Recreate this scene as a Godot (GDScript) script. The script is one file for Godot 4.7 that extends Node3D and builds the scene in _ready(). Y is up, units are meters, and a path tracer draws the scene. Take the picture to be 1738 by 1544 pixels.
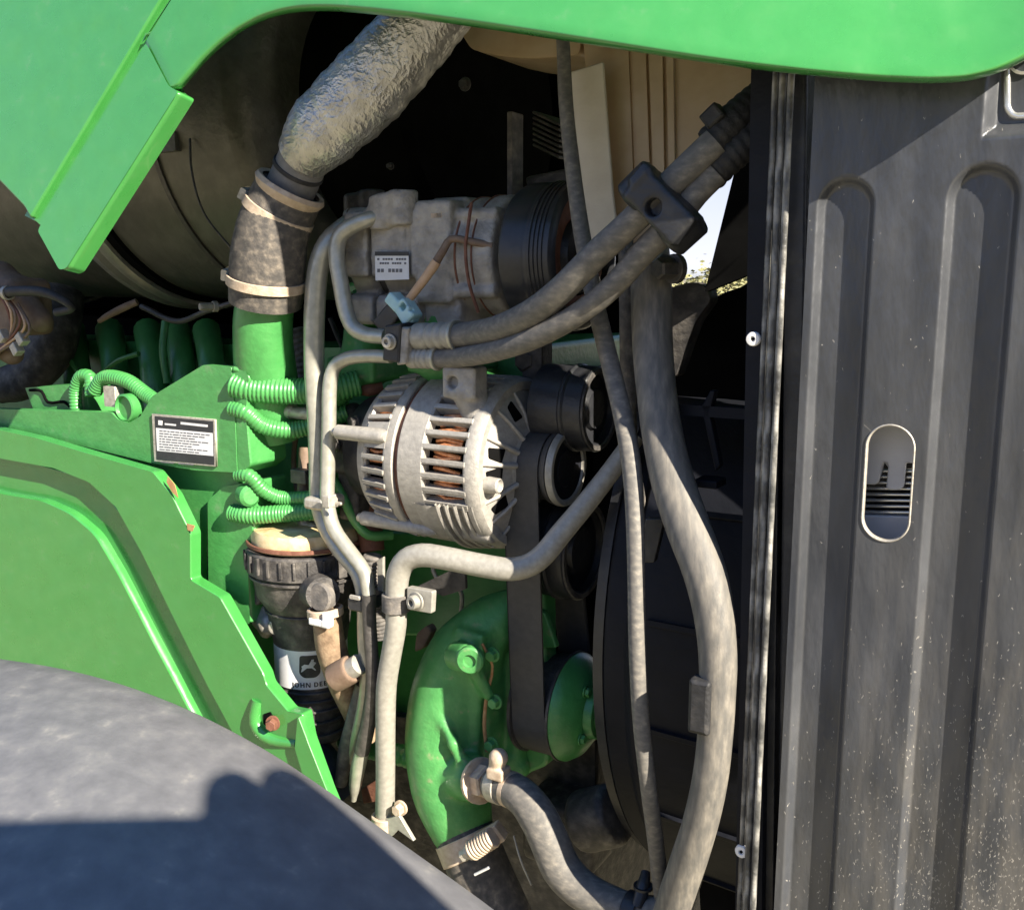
extends Node3D

# ---------------------------------------------------------------- camera model
const F := 1700.0
const CX := 869.0
const CY := 772.0
var C: Transform3D          # camera
var A := Vector3(0.857, 0, 0.515).normalized()   # crankshaft direction, towards the radiator
var N := Vector3(-0.515, 0, 0.857).normalized()  # out of the machine's side
var U := Vector3.UP
var P0: Vector3             # a point of the machine's side plane
var M := {}
var S := Vector3(0.55, 0.5, 0.62).normalized()   # towards the sun
var rng := RandomNumberGenerator.new()


class Geo:
	var v := PackedVector3Array()
	var uv := PackedVector2Array()
	var i := PackedInt32Array()
	func add(p: Vector3, t := Vector2.ZERO) -> int:
		v.append(p)
		uv.append(t)
		return v.size() - 1
	func tri(a: int, b: int, c: int) -> void:
		i.append(a)
		i.append(c)
		i.append(b)
	func quad(a: int, b: int, c: int, d: int) -> void:
		tri(a, b, c)
		tri(a, c, d)
	func join(g: Geo, x := Transform3D()) -> Geo:
		var at := v.size()
		for k in g.v.size():
			v.append(x * g.v[k])
			uv.append(g.uv[k])
		for k in g.i:
			i.append(at + k)
		return self
	func moved(x: Transform3D) -> Geo:
		var g := Geo.new()
		return g.join(self, x)
	func centre() -> Vector3:
		var b := AABB(v[0], Vector3.ZERO)
		for p in v:
			b = b.expand(p)
		return b.get_center()
	func mesh() -> ArrayMesh:
		var n := PackedVector3Array()
		n.resize(v.size())
		for k in range(0, i.size(), 3):
			var a := i[k]
			var b := i[k + 2]
			var c := i[k + 1]
			var f := (v[b] - v[a]).cross(v[c] - v[a])
			n[a] += f
			n[b] += f
			n[c] += f
		for k in n.size():
			n[k] = n[k].normalized() if n[k].length_squared() > 1e-24 else Vector3.UP
		var arr := []
		arr.resize(Mesh.ARRAY_MAX)
		arr[Mesh.ARRAY_VERTEX] = v
		arr[Mesh.ARRAY_NORMAL] = n
		arr[Mesh.ARRAY_TEX_UV] = uv
		arr[Mesh.ARRAY_INDEX] = i
		var m := ArrayMesh.new()
		m.add_surface_from_arrays(Mesh.PRIMITIVE_TRIANGLES, arr)
		return m


# ---------------------------------------------------------------- placing
func P(x: float, y: float, d: float) -> Vector3:
	return C * Vector3((x - CX) * d / F, -(y - CY) * d / F, -d)

func hit(x: float, y: float, o: Vector3, n: Vector3) -> Vector3:
	var r := P(x, y, 1.0) - C.origin
	return C.origin + r * (n.dot(o - C.origin) / n.dot(r))

func on(x: float, y: float, off := 0.0) -> Vector3:   # the point of the plane that lies «off» metres inside the side plane
	return hit(x, y, P0 - N * off, N)

func dep(p: Vector3) -> float:
	return -(C.affine_inverse() * p).z

func hood_frame(o: float) -> Transform3D:             # the hood's side leans a little inwards towards its top
	var nh := (N * cos(0.21) + U * sin(0.21)).normalized()
	return Transform3D(Basis(A, nh.cross(A), nh), on(1500, 125, -0.042) - nh * o)

func hood_at(x: float, y: float, o: float) -> Vector3:
	var f := hood_frame(o)
	return hit(x, y, f.origin, f.basis.z)

func frame(off: float) -> Transform3D:
	return Transform3D(Basis(A, U, N), P0 - N * off)

func at(o: Vector3) -> Transform3D:                   # engine-aligned axes at a point: x along the crank, y up, z outwards
	return Transform3D(Basis(A, U, N), o)

func bx(dir: Vector3, up := Vector3.UP) -> Basis:     # x along dir
	var x := dir.normalized()
	if absf(x.dot(up)) > 0.98:
		up = N
	var z := x.cross(up).normalized()
	return Basis(x, z.cross(x), z)

func bz(dir: Vector3, up := Vector3.UP) -> Basis:     # z along dir
	var z := dir.normalized()
	if absf(z.dot(up)) > 0.98:
		up = A
	var x := up.cross(z).normalized()
	return Basis(x, z.cross(x), z)

func along(o: Vector3, dir: Vector3, up := Vector3.UP) -> Transform3D:
	return Transform3D(bx(dir, up), o)

func facing(o: Vector3, dir: Vector3, up := Vector3.UP) -> Transform3D:
	return Transform3D(bz(dir, up), o)

func poly_in(l: Array, x: Transform3D) -> PackedVector2Array:  # pixel outline -> outline in the plane z = 0 of x
	var out := PackedVector2Array()
	var inv := x.affine_inverse()
	for k in range(0, l.size(), 2):
		var p := inv * hit(l[k], l[k + 1], x.origin, x.basis.z)
		out.append(Vector2(p.x, p.y))
	return out

func poly(l: Array, off: float) -> PackedVector2Array:
	return poly_in(l, frame(off))


# ---------------------------------------------------------------- shapes
func smooth_path(p: Array, r: Array, step := 0.008) -> Array:
	var q: Array[Vector3] = []
	var s: Array[float] = []
	var n := p.size()
	for k in n - 1:
		var p0: Vector3 = p[maxi(k - 1, 0)]
		var p1: Vector3 = p[k]
		var p2: Vector3 = p[k + 1]
		var p3: Vector3 = p[mini(k + 2, n - 1)]
		if k == 0:
			p0 = p1 * 2.0 - p2
		if k == n - 2:
			p3 = p2 * 2.0 - p1
		# centripetal knots keep tight bends from overshooting
		var t1 := sqrt(maxf(p0.distance_to(p1), 1e-5))
		var t2 := sqrt(maxf(p1.distance_to(p2), 1e-5))
		var t3 := sqrt(maxf(p2.distance_to(p3), 1e-5))
		var m1 := (p2 - p1) + t2 * ((p1 - p0) / t1 - (p2 - p0) / (t1 + t2))
		var m2 := (p2 - p1) + t2 * ((p3 - p2) / t3 - (p3 - p1) / (t2 + t3))
		var c := clampi(int(p1.distance_to(p2) / step), 3, 400)
		for j in c:
			var t := float(j) / c
			var tt := t * t
			var a := 2.0 * tt * t - 3.0 * tt + 1.0
			q.append(p1 * a + m1 * (tt * t - 2.0 * tt + t) + p2 * (3.0 * tt - 2.0 * tt * t) + m2 * (tt * t - tt))
			s.append(lerpf(r[k], r[k + 1], t * t * (3.0 - 2.0 * t)))
	q.append(p[n - 1])
	s.append(r[n - 1])
	return [q, s]

func tube_raw(q: Array, s: Array, sides := 18, capped := true, wob := 0.0) -> Geo:
	var g := Geo.new()
	var n := q.size()
	var x := Vector3.ZERO
	for k in n:
		var t: Vector3 = ((q[mini(k + 1, n - 1)] as Vector3) - (q[maxi(k - 1, 0)] as Vector3)).normalized()
		if k == 0:
			x = t.cross(Vector3(0.31, 0.2, 0.93)).normalized()
		x = (x - t * x.dot(t)).normalized()
		var y := t.cross(x)
		for j in sides:
			var an := TAU * j / sides
			var rr: float = s[k]
			if wob > 0.0:
				rr *= 1.0 + wob * (rng.randf() - 0.5)
			g.add((q[k] as Vector3) + (x * cos(an) + y * sin(an)) * rr, Vector2(float(j) / sides, k * 0.1))
	for k in n - 1:
		for j in sides:
			var a := k * sides + j
			var b := k * sides + (j + 1) % sides
			g.quad(a, b, b + sides, a + sides)
	if capped:
		for e in 2:
			var at0 := g.v.size()
			var base := 0 if e == 0 else (n - 1) * sides
			for j in sides:
				g.add(g.v[base + j])
			var c := g.add(q[0] if e == 0 else q[n - 1])
			for j in sides:
				if e == 0:
					g.tri(at0 + (j + 1) % sides, at0 + j, c)
				else:
					g.tri(at0 + j, at0 + (j + 1) % sides, c)
	return g

func px_path(l: Array) -> Array:      # [x, y, off, width, ...] -> points and radii
	var p := []
	var r := []
	for k in range(0, l.size(), 4):
		var o := on(l[k], l[k + 1], l[k + 2])
		p.append(o)
		r.append(l[k + 3] * 0.5 * dep(o) / F)
	return [p, r]

func tube(l: Array, sides := 18, step := 0.008) -> Geo:
	var a := px_path(l)
	var b := smooth_path(a[0], a[1], step)
	return tube_raw(b[0], b[1], sides)

func loom(l: Array, pitch := 0.0036, depth := 0.13, sides := 14) -> Geo:
	var a := px_path(l)
	var b := smooth_path(a[0], a[1], pitch / 4.0)
	var s: Array = b[1]
	for k in s.size():
		var ph := k % 4
		s[k] *= (1.0 - depth) if ph == 0 else (1.0 if ph == 2 else 1.0 - depth * 0.25)
	return tube_raw(b[0], s, sides)

func lathe(l: Array, sides := 32, a0 := 0.0, a1 := TAU) -> Geo:   # profile x, r, x, r ... round the x axis
	var g := Geo.new()
	var pr: Array[Vector2] = []
	for k in range(0, l.size(), 2):
		pr.append(Vector2(l[k], l[k + 1]))
	var whole := absf(a1 - a0 - TAU) < 1e-4
	var cols := sides if whole else sides + 1
	var ring := func(p: Vector2) -> int:
		var f := g.v.size()
		for j in cols:
			var an := a0 + (a1 - a0) * j / sides
			g.add(Vector3(p.x, cos(an) * p.y, sin(an) * p.y), Vector2(float(j) / sides, p.x))
		return f
	var last: int = ring.call(pr[0])
	for k in pr.size() - 1:
		var d1 := (pr[k + 1] - pr[k]).normalized()
		var nxt: int = ring.call(pr[k + 1])
		for j in sides:
			var b := (j + 1) % cols
			g.quad(last + j, last + b, nxt + b, nxt + j)
		if k < pr.size() - 2:
			var d2 := (pr[k + 2] - pr[k + 1]).normalized()
			last = nxt if d1.dot(d2) > 0.8 else int(ring.call(pr[k + 1]))
	return g

func area2(p: PackedVector2Array) -> float:
	var s := 0.0
	for k in p.size():
		s += p[k].cross(p[(k + 1) % p.size()])
	return s

func rounded(p: PackedVector2Array, r: float, seg := 4) -> PackedVector2Array:
	var out := PackedVector2Array()
	var n := p.size()
	for k in n:
		var b := p[k]
		var a := p[(k + n - 1) % n]
		var c := p[(k + 1) % n]
		var d := minf(r, minf(b.distance_to(a), b.distance_to(c)) * 0.45)
		var s := b + (a - b).normalized() * d
		var e := b + (c - b).normalized() * d
		for j in seg + 1:
			var t := float(j) / seg
			out.append(s * (1 - t) * (1 - t) + b * 2.0 * t * (1 - t) + e * t * t)
	return out

func inset(p: PackedVector2Array, d: float) -> PackedVector2Array:
	var out := PackedVector2Array()
	var n := p.size()
	for k in n:
		var e1 := (p[k] - p[(k + n - 1) % n]).normalized()
		var e2 := (p[(k + 1) % n] - p[k]).normalized()
		var m := Vector2(-e1.y - e2.y, e1.x + e2.x)
		m = m.normalized() if m.length() > 1e-6 else Vector2(-e1.y, e1.x)
		out.append(p[k] + m * d / maxf(0.5, m.dot(Vector2(-e1.y, e1.x))))
	return out

func plate(p0: PackedVector2Array, depth: float, bevel := 0.001, steps := 3) -> Geo:   # front face at z = 0, back at z = -depth
	var p := PackedVector2Array()
	for k in p0.size():
		if p0[k].distance_to(p0[(k + 1) % p0.size()]) > 1e-6:
			p.append(p0[k])
	if area2(p) < 0:
		p.reverse()
	var g := Geo.new()
	var n := p.size()
	var rings: Array[int] = []
	var put := func(q: PackedVector2Array, z: float) -> int:
		var f := g.v.size()
		for w in q:
			g.add(Vector3(w.x, w.y, z), w)
		return f
	rings.append(put.call(p, -depth))
	for k in steps + 1:
		var t := PI * 0.5 * k / steps
		var q := inset(p, bevel * (1.0 - cos(t)))
		rings.append(put.call(q, -bevel + bevel * sin(t)))
		if k == steps:
			var tri := Geometry2D.triangulate_polygon(q)
			if tri.is_empty():
				q = p
				tri = Geometry2D.triangulate_polygon(q)
			var f: int = put.call(q, 0.0)
			for j in range(0, tri.size(), 3):
				var s := (q[tri[j + 1]] - q[tri[j]]).cross(q[tri[j + 2]] - q[tri[j]])
				if s > 0:
					g.tri(f + tri[j], f + tri[j + 1], f + tri[j + 2])
				else:
					g.tri(f + tri[j], f + tri[j + 2], f + tri[j + 1])
	for k in rings.size() - 1:
		for j in n:
			var b := (j + 1) % n
			g.quad(rings[k] + j, rings[k] + b, rings[k + 1] + b, rings[k + 1] + j)
	var back := Geometry2D.triangulate_polygon(p)
	var f2: int = put.call(p, -depth)
	for j in range(0, back.size(), 3):
		var s := (p[back[j + 1]] - p[back[j]]).cross(p[back[j + 2]] - p[back[j]])
		if s > 0:
			g.tri(f2 + back[j], f2 + back[j + 2], f2 + back[j + 1])
		else:
			g.tri(f2 + back[j], f2 + back[j + 1], f2 + back[j + 2])
	return g

func finer(g: Geo, times := 1) -> Geo:     # every triangle in four
	for t in times:
		var o := Geo.new()
		for k in range(0, g.i.size(), 3):
			var a := g.v[g.i[k]]
			var b := g.v[g.i[k + 1]]
			var c := g.v[g.i[k + 2]]
			var f := o.v.size()
			for p in [a, b, c, (a + b) * 0.5, (b + c) * 0.5, (c + a) * 0.5]:
				o.add(p)
			for e in [0, 3, 5, 3, 1, 4, 5, 4, 2, 3, 4, 5]:
				o.i.append(f + e)
		g = o
	return g

func rect(w: float, h: float, r := 0.0, seg := 4) -> PackedVector2Array:
	var p := PackedVector2Array([Vector2(-w / 2, -h / 2), Vector2(w / 2, -h / 2), Vector2(w / 2, h / 2), Vector2(-w / 2, h / 2)])
	return rounded(p, r, seg) if r > 0 else p

func box(w: float, h: float, d: float, bevel := 0.001, r := 0.0015) -> Geo:     # centred
	var g := Geo.new()
	return g.join(plate(rect(w, h, r), d, bevel, 2), Transform3D(Basis(), Vector3(0, 0, d / 2)))

func disc_poly(r: float, n := 24) -> PackedVector2Array:
	var p := PackedVector2Array()
	for k in n:
		p.append(Vector2(cos(TAU * k / n), sin(TAU * k / n)) * r)
	return p

func bolt(r: float, h: float, socket := false) -> Geo:   # along +x from x = 0: washer, hexagon head
	var g := Geo.new()
	g.join(lathe([0, r * 1.35, h * 0.22, r * 1.35, h * 0.25, r * 1.25, h * 0.25, 0.0], 20))
	if socket:
		g.join(lathe([h * 0.2, r, h * 0.9, r, h, r * 0.88, h, r * 0.5, h * 0.5, r * 0.45, h * 0.5, 0.0], 20))
	else:
		var hex := lathe([h * 0.2, r, h * 0.9, r, h, r * 0.86, h, 0.0], 6)
		var flat := Geo.new()
		for k in hex.i:
			flat.i.append(flat.v.size())
			flat.add(hex.v[k])
		g.join(flat)
	return g

func band(r: float, w: float, th := 0.0015, sides := 32) -> Geo:   # a ring round x, centred
	return lathe([-w / 2, r - th, -w / 2, r + th * 0.6, -w / 2 + th * 0.4, r + th, w / 2 - th * 0.4, r + th, w / 2, r + th * 0.6, w / 2, r - th], sides)

# a body from smooth-joined solids: ["c", a, b, ra, rb] tapered rod, ["b", transform, half size, rounding], ["y", a, b, r, rounding] flat-ended rod; a leading "-" cuts
func blob(solids: Array, cell: float, k: float) -> Geo:
	var boxes: Array[AABB] = []
	var all := AABB()
	for s in solids:
		var b: AABB
		var kind: String = (s[0] as String).trim_prefix("-")
		if kind == "b":
			var h: Vector3 = s[2]
			b = (s[1] as Transform3D) * AABB(-h, h * 2.0)
		else:
			var r: float = maxf(s[3], s[4]) if kind == "c" else s[3]
			b = AABB(s[1], Vector3.ZERO).expand(s[2]).grow(r)
		b = b.grow(k + cell * 2.0)
		boxes.append(b)
		if not (s[0] as String).begins_with("-"):
			all = b if all.size == Vector3.ZERO else all.merge(b)
	var nx := int(all.size.x / cell) + 2
	var ny := int(all.size.y / cell) + 2
	var nz := int(all.size.z / cell) + 2
	var f := PackedFloat32Array()
	f.resize(nx * ny * nz)
	f.fill(1.0)
	for q in solids.size():
		var s: Array = solids[q]
		var cut := (s[0] as String).begins_with("-")
		var kind := (s[0] as String).trim_prefix("-")
		var lo := (boxes[q].position - all.position) / cell
		var hi := (boxes[q].end - all.position) / cell
		var inv := Transform3D()
		var half := Vector3.ZERO
		var pa := Vector3.ZERO
		var ba := Vector3.ZERO
		var len2 := 1.0
		if kind == "b":
			inv = (s[1] as Transform3D).affine_inverse()
			half = (s[2] as Vector3) - Vector3.ONE * float(s[3])
		else:
			pa = s[1]
			ba = (s[2] as Vector3) - pa
			len2 = maxf(ba.length_squared(), 1e-12)
		var p3: float = s[3]
		var p4: float = s[4] if s.size() > 4 else 0.0
		var ln := sqrt(len2)
		for z in range(maxi(int(lo.z), 0), mini(int(hi.z) + 2, nz)):
			for y in range(maxi(int(lo.y), 0), mini(int(hi.y) + 2, ny)):
				for x in range(maxi(int(lo.x), 0), mini(int(hi.x) + 2, nx)):
					var p := all.position + Vector3(x, y, z) * cell
					var d: float
					if kind == "b":
						var w := (inv * p).abs() - half
						d = w.max(Vector3.ZERO).length() + minf(maxf(w.x, maxf(w.y, w.z)), 0.0) - p3
					elif kind == "c":
						var t := clampf((p - pa).dot(ba) / len2, 0.0, 1.0)
						d = (p - pa - ba * t).length() - lerpf(p3, p4, t)
					else:
						var h := (p - pa).dot(ba) / ln
						var rad := (p - pa - ba * (h / ln)).length()
						var w2 := Vector2(rad - p3 + p4, absf(h - ln * 0.5) - ln * 0.5 + p4)
						d = w2.max(Vector2.ZERO).length() + minf(maxf(w2.x, w2.y), 0.0) - p4
					var at0 := x + nx * (y + ny * z)
					var e := f[at0]
					if cut:
						var hh := maxf(0.0, 1.0 - absf(e + d) / (k * 0.5))
						f[at0] = maxf(e, -d) + hh * hh * k * 0.125
					else:
						var hh := maxf(0.0, 1.0 - absf(e - d) / k)
						f[at0] = minf(e, d) - hh * hh * k * 0.25
	var g := Geo.new()
	var idx := PackedInt32Array()
	idx.resize(nx * ny * nz)
	idx.fill(-1)
	var off := [0, 1, nx, nx + 1, nx * ny, nx * ny + 1, nx * ny + nx, nx * ny + nx + 1]
	var cp := [Vector3(0, 0, 0), Vector3(1, 0, 0), Vector3(0, 1, 0), Vector3(1, 1, 0), Vector3(0, 0, 1), Vector3(1, 0, 1), Vector3(0, 1, 1), Vector3(1, 1, 1)]
	var ea := [0, 2, 4, 6, 0, 1, 4, 5, 0, 1, 2, 3]
	var eb := [1, 3, 5, 7, 2, 3, 6, 7, 4, 5, 6, 7]
	for z in nz - 1:
		for y in ny - 1:
			for x in nx - 1:
				var b := x + nx * (y + ny * z)
				var m := 0
				for c in 8:
					if f[b + off[c]] < 0.0:
						m |= 1 << c
				if m == 0 or m == 255:
					continue
				var sum := Vector3.ZERO
				var n := 0
				for e in 12:
					var i0: int = ea[e]
					var i1: int = eb[e]
					if ((m >> i0) & 1) != ((m >> i1) & 1):
						var f0 := f[b + off[i0]]
						var f1 := f[b + off[i1]]
						sum += (cp[i0] as Vector3).lerp(cp[i1], f0 / (f0 - f1))
						n += 1
				idx[b] = g.add(all.position + (Vector3(x, y, z) + sum / n) * cell)
	var st := [1, nx, nx * ny]
	for z in range(1, nz - 1):
		for y in range(1, ny - 1):
			for x in range(1, nx - 1):
				var b := x + nx * (y + ny * z)
				var inside := f[b] < 0.0
				for ax in 3:
					var o: int = st[ax]
					if inside == (f[b + o] < 0.0):
						continue
					var s1: int = st[(ax + 1) % 3]
					var s2: int = st[(ax + 2) % 3]
					var q0 := idx[b - s1 - s2]
					var q1 := idx[b - s2]
					var q2 := idx[b]
					var q3 := idx[b - s1]
					if q0 < 0 or q1 < 0 or q2 < 0 or q3 < 0:
						continue
					if inside:
						g.quad(q0, q1, q2, q3)
					else:
						g.quad(q0, q3, q2, q1)
	return g

func worm_clamp(r: float, w: float, screw_angle: float) -> Array:   # [band, screw] round x; the screw stands at the given angle
	var b := band(r, w, 0.0009, 40)
	var s := Geo.new()
	var t := Transform3D(Basis(Vector3.RIGHT, screw_angle), Vector3.ZERO)
	s.join(box(w * 1.15, 0.006, 0.016, 0.001), t * Transform3D(Basis(), Vector3(0, r + 0.003, 0)))
	s.join(bolt(0.0042, 0.007), t * Transform3D(bx(Vector3.BACK), Vector3(0, r + 0.0045, 0.008)))
	return [b, s]


# ---------------------------------------------------------------- objects
func numbered(n: String) -> String:
	var k := 0
	var out := n
	while has_node(out):
		k += 1
		out = "%s_%03d" % [n, k]
	return out

func wxf(n: Node) -> Transform3D:
	var t := Transform3D()
	while n is Node3D and n != self:
		t = (n as Node3D).transform * t
		n = n.get_parent()
	return t

func tag(o: Node, label: String, cat: String, group := "") -> Node:
	o.set_meta("label", label)
	o.set_meta("category", cat)
	if group:
		o.set_meta("group", group)
	return o

func thing(called: String, label: String, cat: String, where: Vector3, group := "") -> Node3D:
	var o := Node3D.new()
	o.name = numbered(called)
	add_child(o)
	o.position = where
	tag(o, label, cat, group)
	return o

func part(par: Node, called: String, g, m: Material, x := Transform3D()) -> MeshInstance3D:
	var o := MeshInstance3D.new()
	o.name = called
	var own := x
	if g is Geo:
		if x == Transform3D():
			var c: Vector3 = (g as Geo).centre()
			g = (g as Geo).moved(Transform3D(Basis(), -c))
			own = Transform3D(Basis(), c)
		o.mesh = g.mesh()
	else:
		o.mesh = g
	o.material_override = m
	if par == self:
		o.name = numbered(called)
		add_child(o)
		o.transform = own
	else:
		var k := 0
		while par.has_node(NodePath(o.name)):
			k += 1
			o.name = "%s_%03d" % [called, k]
		par.add_child(o, true)
		o.transform = wxf(par).affine_inverse() * own
	return o

func single(called: String, label: String, cat: String, g, m: Material, x := Transform3D(), group := "") -> MeshInstance3D:
	var o := part(self, called, g, m, x)
	tag(o, label, cat, group)
	return o

func struct(called: String, g, m: Material, x := Transform3D()) -> MeshInstance3D:
	var o := part(self, called, g, m, x)
	o.set_meta("kind", "structure")
	return o


# ---------------------------------------------------------------- materials
func lin(r: float, g: float, b: float) -> Color:
	return Color(r, g, b).linear_to_srgb()

var fine: NoiseTexture2D
var coarse_n: NoiseTexture2D

func noise_tex(freq: float, ramp: Gradient, sd: int, size := 256, normal := 0.0, kind := FastNoiseLite.TYPE_SIMPLEX_SMOOTH, oct := 5, ridged := false) -> NoiseTexture2D:
	var n := FastNoiseLite.new()
	n.seed = sd
	n.noise_type = kind
	n.frequency = freq
	n.fractal_octaves = oct
	n.fractal_gain = 0.55
	if ridged:
		n.fractal_type = FastNoiseLite.FRACTAL_RIDGED
	var t := NoiseTexture2D.new()
	t.width = size
	t.height = size
	t.seamless = true
	t.noise = n
	if normal > 0.0:
		t.as_normal_map = true
		t.bump_strength = normal
	if ramp:
		t.color_ramp = ramp
	return t

func ramp(stops: Array) -> Gradient:   # [offset, Color, ...]
	var g := Gradient.new()
	var o := PackedFloat32Array()
	var c := PackedColorArray()
	for k in range(0, stops.size(), 2):
		o.append(stops[k])
		c.append(stops[k + 1])
	g.offsets = o
	g.colors = c
	return g

# a surface whose colour wanders between the given colours, on world-size noise (repeats per metre)
func mat(key: String, stops: Array, rough: float, metal := 0.0, rep := 6.0, bump := 0.3, freq := 0.02) -> StandardMaterial3D:
	var m := StandardMaterial3D.new()
	m.resource_name = key
	m.albedo_texture = noise_tex(freq, ramp(stops), key.hash() % 1000, 256)
	m.roughness = rough
	m.metallic = metal
	m.uv1_triplanar = true
	m.uv1_world_triplanar = true
	m.uv1_scale = Vector3.ONE * rep
	m.uv1_triplanar_sharpness = 3.0
	if bump > 0.0:
		m.normal_enabled = true
		m.normal_texture = fine
		m.normal_scale = bump
	M[key] = m
	return m


func _ready() -> void:
	rng.seed = 11
	# ------------------------------------------------ camera, sky, sun, exposure
	C = Transform3D(Basis(Vector3.RIGHT, deg_to_rad(-10.0)), Vector3(0, 1.45, 0))
	P0 = P(1500, 772, 0.62)
	var cam := Camera3D.new()
	cam.name = "camera"
	add_child(cam)
	cam.transform = C
	cam.fov = rad_to_deg(2.0 * atan(CY / F))
	cam.near = 0.01
	cam.far = 2000.0
	cam.current = true
	var we := WorldEnvironment.new()
	we.name = "world"
	var env := Environment.new()
	env.background_mode = Environment.BG_SKY
	var sky := Sky.new()
	var sm := ProceduralSkyMaterial.new()
	sm.sky_top_color = Color(0.36, 0.53, 0.80)
	sm.sky_horizon_color = Color(0.92, 0.93, 0.97)
	sm.sky_curve = 0.17
	sm.ground_energy_multiplier = 0.7
	sm.ground_bottom_color = Color(0.30, 0.29, 0.24)
	sm.ground_horizon_color = Color(0.62, 0.62, 0.58)
	sm.sun_angle_max = 18.0
	sm.sky_energy_multiplier = 0.68
	sky.sky_material = sm
	env.sky = sky
	env.tonemap_mode = Environment.TONE_MAPPER_LINEAR
	env.tonemap_exposure = 3.0
	env.sdfgi_enabled = true
	env.ssao_enabled = true
	env.ssil_enabled = true
	we.environment = env
	add_child(we)
	var sun := DirectionalLight3D.new()
	sun.name = "sun"
	add_child(sun)
	sun.transform = Transform3D(Basis.looking_at(-S, Vector3.UP), Vector3(0, 6, 0))
	sun.light_energy = 1.6
	sun.light_angular_distance = 0.5
	sun.light_color = Color(1.0, 0.96, 0.895)
	sun.shadow_enabled = true

	make_materials()
	setting()
	hood()
	canister()
	engine_block()
	tank()
	radiator_side()
	shroud()
	fender()
	brackets_left()
	foil_pipe()
	compressor()
	alternator()
	belt_drive()
	water_pump()
	fuel_filter()
	pipes_and_hoses()
	small_things()
	photographer()


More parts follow.
